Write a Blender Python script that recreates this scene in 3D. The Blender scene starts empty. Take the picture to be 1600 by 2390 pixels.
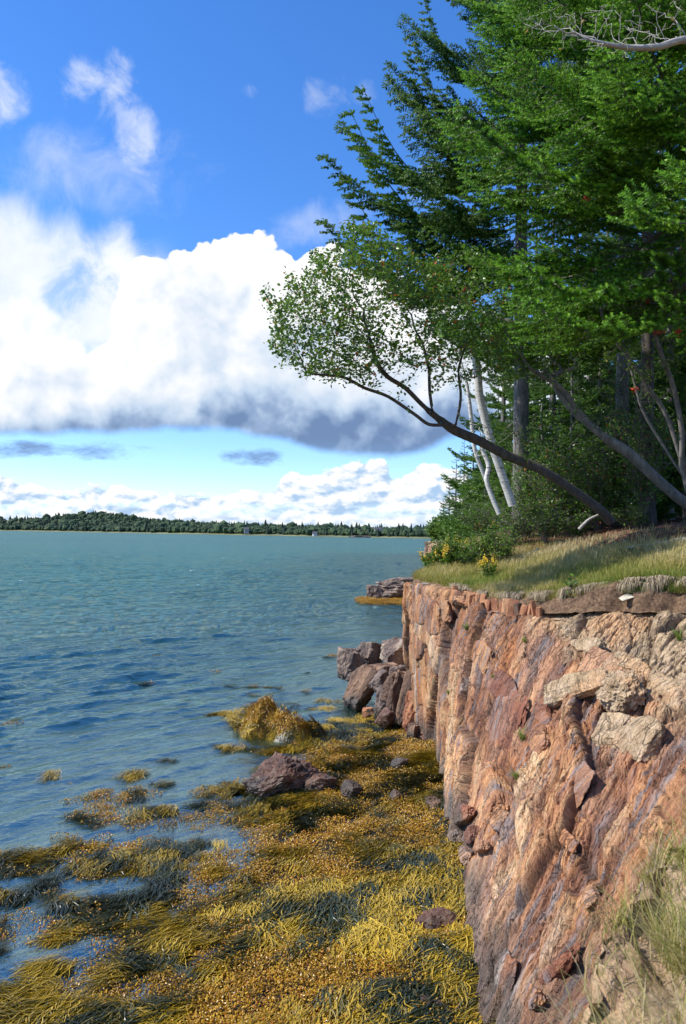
import bpy, math, random
import numpy as np
from mathutils import Vector, Matrix

random.seed(7)
rng = np.random.default_rng(7)
sc = bpy.context.scene
COL = sc.collection
R = math.radians

# ------------------------------------------------------------------ camera
EYE = Vector((0.0, 0.0, 4.0))
FPX = 1800.0                                   # focal length, photo pixels (1600 x 2390)
PITCH = math.atan(51 / FPX)
ROLL = R(0.9)
fwd = Vector((0, math.cos(PITCH), math.sin(PITCH)))
up0 = Vector((0, -math.sin(PITCH), math.cos(PITCH)))
rt0 = Vector((1, 0, 0))
rt = rt0 * math.cos(ROLL) + up0 * math.sin(ROLL)
upv = up0 * math.cos(ROLL) - rt0 * math.sin(ROLL)
cam_d = bpy.data.cameras.new('camera')
cam = bpy.data.objects.new('camera', cam_d)
COL.objects.link(cam)
M = Matrix((rt, upv, -fwd)).transposed().to_4x4()
M.translation = EYE
cam.matrix_world = M
cam_d.sensor_fit = 'VERTICAL'
cam_d.sensor_height = 24.0
cam_d.lens = 24.0 * FPX / 2390
cam_d.clip_start = 0.05
cam_d.clip_end = 12000
cam_d.dof.use_dof = True
cam_d.dof.focus_distance = 12.0
cam_d.dof.aperture_fstop = 3.2
sc.camera = cam

# ------------------------------------------------------------------ colour management
sc.view_settings.view_transform = 'Standard'
sc.view_settings.look = 'None'
sc.view_settings.gamma = 1
sc.view_settings.use_curve_mapping = False
sc.view_settings.exposure = 0.36
sc.cycles.max_bounces = 8
sc.cycles.transparent_max_bounces = 12
sc.cycles.transmission_bounces = 4
sc.cycles.caustics_reflective = False
sc.cycles.caustics_refractive = False

# ------------------------------------------------------------------ sun
SUN_EL = R(46)
SUN_B = R(2)                                 # degrees behind the straight-left direction
sun_pos = Vector((-math.cos(SUN_EL) * math.cos(SUN_B), -math.cos(SUN_EL) * math.sin(SUN_B), math.sin(SUN_EL)))
sd = bpy.data.lights.new('sun', 'SUN')
sd.energy = 4.6
sd.angle = R(0.55)
sd.color = (1.0, 0.95, 0.87)
sun = bpy.data.objects.new('sun', sd)
COL.objects.link(sun)
sun.rotation_euler = sun_pos.to_track_quat('Z', 'Y').to_euler()
sun.location = (-30, -10, 40)

# ------------------------------------------------------------------ node helper
class NT:
    def __init__(s, tree):
        s.t = tree; s.n = tree.nodes; s.l = tree.links
    def node(s, typ, **kw):
        n = s.n.new(typ)
        for k, v in kw.items():
            setattr(n, k, v)
        return n
    def set(s, sock, v):
        if isinstance(v, bpy.types.NodeSocket):
            s.l.new(v, sock)
        elif v is not None:
            if isinstance(v, (tuple, list)) and sock.type == 'RGBA' and len(v) == 3:
                v = (*v, 1)
            sock.default_value = v
    def m(s, op, a, b=None, c=None, clamp=False):
        n = s.node('ShaderNodeMath', operation=op, use_clamp=clamp)
        s.set(n.inputs[0], a)
        if b is not None: s.set(n.inputs[1], b)
        if c is not None: s.set(n.inputs[2], c)
        return n.outputs[0]
    def vm(s, op, a, b=None, scale=None):
        n = s.node('ShaderNodeVectorMath', operation=op)
        s.set(n.inputs[0], a)
        if b is not None: s.set(n.inputs[1], b)
        if scale is not None: s.set(n.inputs['Scale'], scale)
        return n.outputs['Value'] if op in ('LENGTH', 'DOT_PRODUCT') else n.outputs[0]
    def xyz(s, v):
        n = s.node('ShaderNodeSeparateXYZ'); s.set(n.inputs[0], v)
        return n.outputs[0], n.outputs[1], n.outputs[2]
    def comb(s, x, y, z):
        n = s.node('ShaderNodeCombineXYZ')
        for i, v in enumerate((x, y, z)): s.set(n.inputs[i], v)
        return n.outputs[0]
    def mix(s, f, a, b, blend='MIX'):
        n = s.node('ShaderNodeMix', data_type='RGBA', blend_type=blend)
        s.set(n.inputs[0], f); s.set(n.inputs[6], a); s.set(n.inputs[7], b)
        return n.outputs[2]
    def smooth(s, v, lo, hi, a=0.0, b=1.0):
        n = s.node('ShaderNodeMapRange', interpolation_type='SMOOTHSTEP')
        for i, x in enumerate((v, lo, hi, a, b)): s.set(n.inputs[i], x)
        return n.outputs[0]
    def lin(s, v, lo, hi, a=0.0, b=1.0):
        n = s.node('ShaderNodeMapRange', interpolation_type='LINEAR')
        for i, x in enumerate((v, lo, hi, a, b)): s.set(n.inputs[i], x)
        return n.outputs[0]
    def noise(s, vec, scale, detail=4, rough=0.5, dist=0.0, out=0):
        n = s.node('ShaderNodeTexNoise')
        s.set(n.inputs['Vector'], vec)
        n.inputs['Scale'].default_value = scale; n.inputs['Detail'].default_value = detail
        n.inputs['Roughness'].default_value = rough; n.inputs['Distortion'].default_value = dist
        return n.outputs[out]
    def voro(s, vec, scale, detail=0, rough=0.5, feature='F1', out=0):
        n = s.node('ShaderNodeTexVoronoi', feature=feature)
        s.set(n.inputs['Vector'], vec)
        n.inputs['Scale'].default_value = scale; n.inputs['Detail'].default_value = detail
        n.inputs['Roughness'].default_value = rough
        return n.outputs[out]
    def ramp(s, f, stops, interp='LINEAR'):
        n = s.node('ShaderNodeValToRGB'); n.color_ramp.interpolation = interp
        e = n.color_ramp.elements
        while len(e) < len(stops): e.new(0.5)
        for i, (p, c) in enumerate(stops):
            e[i].position = p; e[i].color = (*c, 1)
        s.set(n.inputs[0], f)
        return n.outputs[0]
    def curve(s, v, lo, hi, pts):
        """float curve: pts = [(input, output)] in real units, outputs scaled to 0..1 by 2000"""
        x = s.lin(v, lo, hi)
        n = s.node('ShaderNodeFloatCurve')
        c = n.mapping.curves[0]
        while len(c.points) < len(pts): c.points.new(0.5, 0.5)
        for i, (a, b) in enumerate(sorted(pts)):
            c.points[i].location = ((a - lo) / (hi - lo), b / 2000.0)
        n.mapping.update()
        s.set(n.inputs['Value'], x)
        return s.m('MULTIPLY', n.outputs[0], 2000.0)

# ------------------------------------------------------------------ world: Nishita sky with cumulus
world = bpy.data.worlds.new('World')
sc.world = world
world.use_nodes = True
world.cycles.sampling_method = 'MANUAL'
world.cycles.sample_map_resolution = 512
wt = world.node_tree
wt.nodes.clear()
w = NT(wt)
sky = w.node('ShaderNodeTexSky', sky_type='NISHITA')
sky.sun_disc = False
sky.sun_elevation = SUN_EL
sky.sun_rotation = math.atan2(sun_pos.x, sun_pos.y)
sky.altitude = 0; sky.air_density = 1.0; sky.dust_density = 0.0; sky.ozone_density = 3.0
hs = w.node('ShaderNodeHueSaturation')
hs.inputs['Saturation'].default_value = 1.16
w.l.new(w.mix(1.0, sky.outputs[0], (1.0, 1.09, 1.36), 'MULTIPLY'), hs.inputs['Color'])
bg_sky = w.node('ShaderNodeBackground'); bg_sky.inputs[1].default_value = 0.135
w.l.new(hs.outputs[0], bg_sky.inputs[0])
tc = w.node('ShaderNodeTexCoord')
D = tc.outputs['Generated']
dx, dy, dz = w.xyz(D)
ys = w.m('MAXIMUM', dy, 0.08)
U0 = w.m('MULTIPLY_ADD', w.m('DIVIDE', dx, ys), 1800.0, 800.0)
V0 = w.m('MULTIPLY', w.m('DIVIDE', dz, ys), 1800.0)             # height above horizon, same units
def cloud_coords(du, dv):
    return w.m('ADD', U0, du), w.m('ADD', V0, dv)
P3 = w.comb(w.m('MULTIPLY', U0, 0.001), w.m('MULTIPLY', V0, 0.001), 0.0)
warp = w.noise(P3, 3.0, 5, 0.55, 0, out=1)
wx, wy, wz = w.xyz(warp)
wx = w.m('SUBTRACT', wx, 0.5); wy = w.m('SUBTRACT', wy, 0.5)
# billows
def billow(off, scale=7.0, sq=1.0):
    v = w.vm('ADD', P3, off)
    v = w.vm('ADD', v, w.vm('MULTIPLY', warp, (0.10, 0.10, 0)))
    b = w.voro(v, scale, 3.0, 0.55)
    return w.m('SUBTRACT', 0.62, b)
b0 = billow((0, 0, 0)); bL = billow((-0.028, 0.034, 0))
fine = w.m('SUBTRACT', w.noise(P3, 14, 6, 0.6), 0.5)
# --- main cumulus: between a top and a base curve (V units = photo px above horizon)
Uw = w.m('MULTIPLY_ADD', wx, 90.0, U0)
top = w.curve(Uw, -900, 1900, [(-900, 300), (-500, 500), (-250, 640), (-60, 545), (60, 560), (190, 520), (232, 535),
     (262, 660), (330, 690), (420, 725), (490, 742), (560, 726), (640, 712), (760, 705), (830, 680), (950, 640), (1060, 600), (1160, 520), (1300, 460), (1500, 380), (1900, 250)])
base = w.curve(Uw, -900, 1900, [(-900, 250), (-400, 215), (0, 215), (300, 225), (450, 232), (600, 222), (720, 190), (860, 176), (980, 190), (1080, 232), (1300, 220), (1900, 230)])
nz = w.m('ADD', w.m('MULTIPLY', b0, 95.0), w.m('MULTIPLY', fine, 30.0))
t_in = w.m('ADD', w.m('SUBTRACT', top, V0), nz)
b_in = w.m('ADD', w.m('SUBTRACT', V0, base), w.m('MULTIPLY', fine, 26.0))
soft_t = w.smooth(U0, 60, 300, 60, 9)
m_main = w.m('MULTIPLY', w.m('MULTIPLY', w.smooth(w.m('DIVIDE', t_in, soft_t), -0.2, 1.0), w.smooth(b_in, -6, 22)), w.smooth(V0, 180, 230, 0.9, 1.0))
hrel = w.m('DIVIDE', w.m('SUBTRACT', V0, base), w.m('MAXIMUM', w.m('SUBTRACT', top, base), 60))
rel = w.m('SUBTRACT', b0, bL)                                      # lit from upper left
lowf = w.noise(P3, 2.6, 3, 0.5)
mid2 = w.m('SUBTRACT', w.noise(w.vm('ADD', P3, (3, 1, 0)), 6.5, 5, 0.55), 0.5)
light = w.m('ADD', w.smooth(w.m('ADD', hrel, w.m('ADD', w.m('MULTIPLY', mid2, 0.25), w.smooth(U0, 250, 800, 0.07, 0.01))), 0.02, 0.40, 0.0, 0.60), w.smooth(hrel, 0.30, 1.0, 0.0, 0.30))
light = w.m('ADD', light, w.m('MULTIPLY', rel, 0.38))
light = w.m('ADD', light, w.m('MULTIPLY', w.m('SUBTRACT', lowf, 0.5), 0.9))
light = w.m('ADD', light, w.m('MULTIPLY', mid2, 0.5))
light = w.m('ADD', light, w.smooth(U0, 250, 800, 0.13, 0.0))
light = w.m('ADD', light, w.m('MULTIPLY', w.smooth(V0, 560, 420), 0.0))
c_main = w.ramp(light, [(0.0, (0.17, 0.27, 0.47)), (0.18, (0.31, 0.43, 0.64)), (0.38, (0.54, 0.67, 0.84)), (0.56, (0.72, 0.80, 0.91)), (0.78, (0.94, 0.96, 1.0)), (0.95, (1.08, 1.08, 1.08))])
# --- soft upper-left mass
top2 = w.curve(Uw, -900, 900, [(-900, 700), (-400, 860), (-150, 830), (0, 815), (60, 790), (150, 770), (200, 730), (262, 760), (330, 700), (400, 700), (430, 640), (600, 480), (900, 400)])
fine2 = w.m('SUBTRACT', w.noise(P3, 6, 8, 0.66, 0.6), 0.5)
t2 = w.m('ADD', w.m('SUBTRACT', top2, V0), w.m('MULTIPLY', fine2, 170.0))
m2 = w.m('MULTIPLY', w.smooth(t2, 0, 120), w.smooth(w.m('ADD', U0, w.m('MULTIPLY', fine2, 240)), 330, 400, 1, 0))
m2 = w.m('MULTIPLY', m2, w.smooth(V0, 380, 460))
hole = w.m('ADD', w.m('POWER', w.m('DIVIDE', w.m('SUBTRACT', U0, 190), 95), 2), w.m('POWER', w.m('DIVIDE', w.m('SUBTRACT', V0, 560), 60), 2))
hole = w.smooth(w.m('ADD', hole, w.m('MULTIPLY', fine2, 7.0)), -0.2, 1.6, 0.35, 1)
m2 = w.m('MULTIPLY', m2, hole)
c2 = w.ramp(w.m('ADD', w.m('MULTIPLY', w.noise(P3, 5, 5, 0.6), 0.9), 0.06), [(0.25, (0.48, 0.66, 0.92)), (0.5, (0.83, 0.90, 0.99)), (0.72, (0.99, 1.0, 1.0))])
# --- wisps
def ell(cx, cy, rx, ry, rot=0.0):
    a = w.m('SUBTRACT', U0, cx); b = w.m('SUBTRACT', V0, cy)
    c_, s_ = math.cos(rot), math.sin(rot)
    a2 = w.m('ADD', w.m('MULTIPLY', a, c_ / rx), w.m('MULTIPLY', b, s_ / rx))
    b2 = w.m('ADD', w.m('MULTIPLY', a, -s_ / ry), w.m('MULTIPLY', b, c_ / ry))
    r2 = w.m('ADD', w.m('MULTIPLY', a2, a2), w.m('MULTIPLY', b2, b2))
    return w.m('SUBTRACT', 1.0, r2)
wn = w.m('SUBTRACT', w.noise(w.vm('MULTIPLY', P3, (1.0, 0.8, 1)), 8.0, 8, 0.62, 0.5), 0.5)
e1 = w.m('MAXIMUM', ell(205, 1060, 95, 110, 0.2), ell(285, 940, 70, 150, 0.5))
e1 = w.m('MAXIMUM', e1, ell(-30, 1010, 80, 90))
e1 = w.smooth(w.m('ADD', e1, w.m('MULTIPLY', wn, 4.2)), 0.0, 1.7)
e2 = w.m('MAXIMUM', ell(760, 1040, 110, 55, 0.3), ell(560, 1045, 40, 30))
e2 = w.m('MAXIMUM', e2, ell(960, 820, 120, 60, 0.3))
e2 = w.smooth(w.m('ADD', e2, w.m('MULTIPLY', wn, 4.5)), 0.3, 2.0)
e3 = w.m('MAXIMUM', ell(150, 850, 330, 130, 0.0), ell(700, 720, 190, 60, 0.3))
e3 = w.smooth(w.m('ADD', e3, w.m('MULTIPLY', wn, 3.2)), 0.0, 1.9)
m_w = w.m('MAXIMUM', w.m('MULTIPLY', e1, 0.72), w.m('MAXIMUM', w.m('MULTIPLY', e2, 0.36), w.m('MULTIPLY', e3, 0.42)))
# --- dark scud under the base
k1 = w.m('MAXIMUM', ell(60, 185, 300, 26), ell(590, 178, 95, 26))
k1 = w.smooth(w.m('ADD', k1, w.m('MULTIPLY', w.m('SUBTRACT', w.noise(w.vm('MULTIPLY', P3, (0.6, 1.6, 1)), 9, 8, 0.66), 0.5), 5.0)), 0.0, 1.5)
# --- row of cumulus near the horizon
P4 = w.comb(w.m('MULTIPLY', U0, 0.001), w.m('MULTIPLY', V0, 0.0019), 5.0)
vb = w.voro(w.vm('ADD', P4, w.vm('MULTIPLY', warp, (0.05, 0.05, 0))), 15, 3, 0.55)
vbL = w.voro(w.vm('ADD', w.vm('ADD', P4, (-0.014, 0.022, 0)), w.vm('MULTIPLY', warp, (0.05, 0.05, 0))), 15, 3, 0.55)
bb = w.m('SUBTRACT', 0.55, vb)
top3 = w.curve(U0, -900, 1900, [(-900, 120), (-300, 90), (-50, 145), (60, 138), (120, 105), (200, 122), (260, 128), (330, 116), (420, 112), (480, 118), (560, 116), (640, 125), (670, 166), (740, 160), (800, 186), (880, 190), (930, 165), (980, 192), (1060, 170), (1200, 130), (1500, 160), (1900, 110)])
t3 = w.m('ADD', w.m('SUBTRACT', top3, V0), w.m('MULTIPLY', bb, 34.0))
m3 = w.smooth(t3, 0, 9)
fl = w.noise(w.vm('MULTIPLY', P4, (1.0, 3.2, 1)), 6.0, 5, 0.6)
m3 = w.m('MULTIPLY', m3, w.m('MAXIMUM', w.smooth(V0, 45, 75), w.smooth(fl, 0.42, 0.58, 0.6, 1.0)))
l3 = w.m('ADD', w.m('MULTIPLY', w.m('SUBTRACT', vbL, vb), 1.1), w.m('MULTIPLY', w.m('DIVIDE', V0, w.m('MAXIMUM', top3, 40)), 0.42))
l3 = w.m('ADD', l3, w.m('MULTIPLY', w.noise(P4, 9, 4, 0.5), 0.75))
c3 = w.ramp(l3, [(0.15, (0.42, 0.60, 0.84)), (0.42, (0.66, 0.78, 0.92)), (0.66, (0.90, 0.94, 0.99)), (0.9, (1.0, 1.0, 1.0))])
# low white line
ln = w.m('MULTIPLY', w.smooth(w.m('ADD', V0, w.m('MULTIPLY', fine, 30)), 50, 30), w.smooth(w.noise(w.vm('MULTIPLY', P4, (1, 2, 1)), 3.0, 4, 0.5), 0.40, 0.55, 0.3, 0.95))
# --- sky behind the camera: scattered fair-weather clouds
gen = w.noise(w.vm('MULTIPLY', D, (1, 1, 2.2)), 2.4, 6, 0.58)
gen = w.smooth(gen, 0.52, 0.66)
front = w.smooth(dy, 0.12, 0.34)
m_all = w.m('MAXIMUM', m_w, 0)
ccol = w.mix(1.0, (0.9, 0.95, 1.0), (0.92, 0.96, 1.0))
def over(col, mask, c, m):
    nm = w.m('SUBTRACT', 1.0, w.m('MULTIPLY', w.m('SUBTRACT', 1.0, mask), w.m('SUBTRACT', 1.0, m)))
    return w.mix(w.m('DIVIDE', m, w.m('MAXIMUM', nm, 0.001), clamp=True), col, c), nm
col, mask = over(ccol, m_w, (1, 1, 1), ln)
col, mask = over(col, mask, c3, m3)
col, mask = over(col, mask, c2, m2)
col, mask = over(col, mask, c_main, m_main)
col, mask = over(col, mask, (0.16, 0.26, 0.48), w.m('MULTIPLY', k1, 0.85))
col = w.mix(front, (0.85, 0.90, 0.97), col)
mask = w.m('ADD', w.m('MULTIPLY', mask, front), w.m('MULTIPLY', w.m('MULTIPLY', gen, 0.85), w.m('SUBTRACT', 1.0, front)))
mask = w.m('MULTIPLY', mask, w.smooth(dz, -0.02, 0.0))
bg_c = w.node('ShaderNodeBackground'); bg_c.inputs[1].default_value = 0.83
w.l.new(col, bg_c.inputs[0])
mx = w.node('ShaderNodeMixShader')
w.l.new(mask, mx.inputs[0]); w.l.new(bg_sky.outputs[0], mx.inputs[1]); w.l.new(bg_c.outputs[0], mx.inputs[2])
wo = w.node('ShaderNodeOutputWorld')
w.l.new(mx.outputs[0], wo.inputs[0])

# ------------------------------------------------------------------ pixel <-> world
def ray(px, py):
    a = (px - 800) / FPX; b = -(py - 1195) / FPX
    return fwd + rt * a + upv * b
def at(px, py, y):
    r = ray(px, py); return EYE + r * (y / r.y)
def atz(px, py, z=0.0):
    r = ray(px, py); return EYE + r * ((z - EYE.z) / r.z)
def proj(P):
    P = np.asarray(P, float) - np.array(EYE)
    f = P @ np.array(fwd); f = np.where(f < 0.01, 0.01, f)
    return 800 + FPX * (P @ np.array(rt)) / f, 1195 - FPX * (P @ np.array(upv)) / f, f

# ------------------------------------------------------------------ object helpers
def tag(o, label=None, cat=None, group=None, kind=None):
    if label: o['label'] = label
    if cat: o['category'] = cat
    if group: o['group'] = group
    if kind: o['kind'] = kind
    return o
def empty(name, loc, rz=0.0, label=None, cat=None, group=None):
    o = bpy.data.objects.new(name, None)
    o.empty_display_size = 0.3
    COL.objects.link(o); o.location = loc; o.rotation_euler = (0, 0, rz)
    return tag(o, label, cat, group)
def mesh_np(name, V, faces, mats, midx=None, attrs=None, smooth=False):
    """faces: list of int arrays (n,3) or (n,4)"""
    me = bpy.data.meshes.new(name)
    V = np.ascontiguousarray(V, dtype=np.float32)
    faces = [np.asarray(f, dtype=np.int32) for f in faces if len(f)]
    nl = sum(f.size for f in faces); nf = sum(len(f) for f in faces)
    me.vertices.add(len(V)); me.vertices.foreach_set('co', V.ravel())
    me.loops.add(nl); me.loops.foreach_set('vertex_index', np.concatenate([f.ravel() for f in faces]))
    sizes = np.concatenate([np.full(len(f), f.shape[1], np.int32) for f in faces])
    starts = np.concatenate([[0], np.cumsum(sizes)[:-1]]).astype(np.int32)
    me.polygons.add(nf); me.polygons.foreach_set('loop_start', starts)
    if midx is not None: me.polygons.foreach_set('material_index', np.asarray(midx, np.int32))
    me.polygons.foreach_set('use_smooth', np.full(nf, bool(smooth)))
    for mt in mats: me.materials.append(mt)
    for k, a in (attrs or {}).items():
        a = np.asarray(a, np.float32)
        if a.ndim == 1:
            at_ = me.attributes.new(k, 'FLOAT', 'POINT'); at_.data.foreach_set('value', a)
        else:
            at_ = me.attributes.new(k, 'FLOAT_VECTOR', 'POINT'); at_.data.foreach_set('vector', a.ravel())
    me.update(calc_edges=True)
    return me
def link(name, me, parent=None, loc=None):
    o = bpy.data.objects.new(name, me); COL.objects.link(o)
    if parent is not None: o.parent = parent
    if loc is not None: o.location = loc
    return o
class MB:
    """collects geometry; g(material index, verts, faces, tint)"""
    def __init__(s):
        s.V = []; s.F3 = []; s.F4 = []; s.M3 = []; s.M4 = []; s.T = []; s.n = 0
    def add(s, V, F, mi=0, tint=0.5):
        V = np.asarray(V, np.float32).reshape(-1, 3); F = np.asarray(F, np.int32)
        if len(V) == 0 or len(F) == 0: return
        if F.shape[1] == 3: s.F3.append(F + s.n); s.M3.append(np.full(len(F), mi))
        else: s.F4.append(F + s.n); s.M4.append(np.full(len(F), mi))
        s.V.append(V); s.T.append(np.broadcast_to(np.asarray(tint, np.float32), (len(V),)).copy()); s.n += len(V)
    def tube(s, pts, rad, n=6, mi=0, tint=0.5, cap=True):
        pts = np.asarray(pts, float); k = len(pts)
        rad = np.broadcast_to(np.asarray(rad, float), (k,))
        d = np.gradient(pts, axis=0); d /= np.linalg.norm(d, axis=1, keepdims=True) + 1e-9
        ref = np.array([0, 0, 1.0]) if abs(d[0][2]) < 0.9 else np.array([1.0, 0, 0])
        a = np.cross(d, ref); a /= np.linalg.norm(a, axis=1, keepdims=True) + 1e-9
        b = np.cross(d, a)
        th = np.linspace(0, 2 * np.pi, n, endpoint=False)
        V = pts[:, None] + rad[:, None, None] * (a[:, None] * np.cos(th)[None, :, None] + b[:, None] * np.sin(th)[None, :, None])
        V = V.reshape(-1, 3)
        i = np.arange(k - 1)[:, None] * n; j = np.arange(n)[None]; j2 = (j + 1) % n
        F = np.stack([i + j, i + j2, i + n + j2, i + n + j], -1).reshape(-1, 4)
        s.add(V, F, mi, tint)
        if cap:
            c = np.vstack([V[-n:], pts[-1:]]); s.add(c, [(q, (q + 1) % n, n) for q in range(n)], mi, tint)
            c = np.vstack([V[:n], pts[:1]]); s.add(c, [((q + 1) % n, q, n) for q in range(n)], mi, tint)
    def mesh(s, name, mats, smooth=False):
        V = np.concatenate(s.V); fs = []; ms = []
        if s.F3: fs.append(np.concatenate(s.F3)); ms.append(np.concatenate(s.M3))
        if s.F4: fs.append(np.concatenate(s.F4)); ms.append(np.concatenate(s.M4))
        return mesh_np(name, V, fs, mats, np.concatenate(ms), {'tint': np.concatenate(s.T)}, smooth)

# ------------------------------------------------------------------ numpy noise
_perm = np.random.default_rng(3).random(65536).astype(np.float32)
def _h(ix, iy, iz, seed):
    h = (ix * 73856093) ^ (iy * 19349663) ^ (iz * 83492791) ^ (seed * 2654435)
    return _perm[(h ^ (h >> 13)) & 65535]
def vnoise(p, seed=0):
    p = np.asarray(p, float)
    i = np.floor(p).astype(np.int64); f = p - i; f = f * f * (3 - 2 * f)
    r = 0
    for a in (0, 1):
        for b in (0, 1):
            for c in (0, 1):
                wgt = (f[..., 0] if a else 1 - f[..., 0]) * (f[..., 1] if b else 1 - f[..., 1]) * (f[..., 2] if c else 1 - f[..., 2])
                r = r + wgt * _h(i[..., 0] + a, i[..., 1] + b, i[..., 2] + c, seed)
    return r
def fbm(p, octs=4, seed=0, gain=0.5):
    p = np.asarray(p, float); r = 0; amp = 1; tot = 0
    for o in range(octs):
        r = r + amp * vnoise(p * 2 ** o + 17.3 * o, seed + o); tot += amp; amp *= gain
    return r / tot - 0.5
def cells(s, t, ss, st, seed):
    """stretched Voronoi: returns rand0, rand1, rand2 of the nearest cell, offset to its centre, edge distance"""
    a = s / ss; b = t / st
    ia = np.floor(a).astype(np.int64); ib = np.floor(b).astype(np.int64)
    best = np.full(a.shape, 9e9); sec = np.full(a.shape, 9e9)
    r0 = np.zeros(a.shape); r1 = np.zeros(a.shape); r2 = np.zeros(a.shape); oa = np.zeros(a.shape); ob = np.zeros(a.shape)
    for da in (-1, 0, 1):
        for db in (-1, 0, 1):
            ca = ia + da; cb = ib + db; z = np.zeros_like(ca)
            xa = ca + 0.1 + 0.8 * _h(ca, cb, z, seed); xb = cb + 0.1 + 0.8 * _h(ca, cb, z + 1, seed)
            # slanting rectangular-ish metric for blocky joints
            da_ = a - xa; db_ = b - xb
            dd = np.maximum(np.abs(da_), np.abs(db_)) * 0.55 + np.sqrt(da_ ** 2 + db_ ** 2) * 0.45
            near = dd < best
            sec = np.where(near, best, np.minimum(sec, dd))
            best = np.where(near, dd, best)
            q0 = _h(ca, cb, z + 2, seed); q1 = _h(ca, cb, z + 3, seed); q2 = _h(ca, cb, z + 4, seed)
            r0 = np.where(near, q0, r0); r1 = np.where(near, q1, r1); r2 = np.where(near, q2, r2)
            oa = np.where(near, da_ * ss, oa); ob = np.where(near, db_ * st, ob)
    return r0, r1, r2, oa, ob, sec - best

# ================================================================== materials
def new_mat(name):
    m = bpy.data.materials.new(name); m.use_nodes = True
    m.node_tree.nodes.clear()
    g = NT(m.node_tree)
    out = g.node('ShaderNodeOutputMaterial')
    p = g.node('ShaderNodeBsdfPrincipled')
    m.node_tree.links.new(p.outputs[0], out.inputs[0])
    return m, g, p, out
def attr(g, name, out='Fac'):
    n = g.node('ShaderNodeAttribute'); n.attribute_name = name
    return n.outputs[out]
def bump(g, p, h, strength, dist):
    b = g.node('ShaderNodeBump'); b.inputs['Strength'].default_value = strength; b.inputs['Distance'].default_value = dist
    g.set(b.inputs['Height'], h); g.l.new(b.outputs[0], p.inputs['Normal'])
    return b

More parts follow.
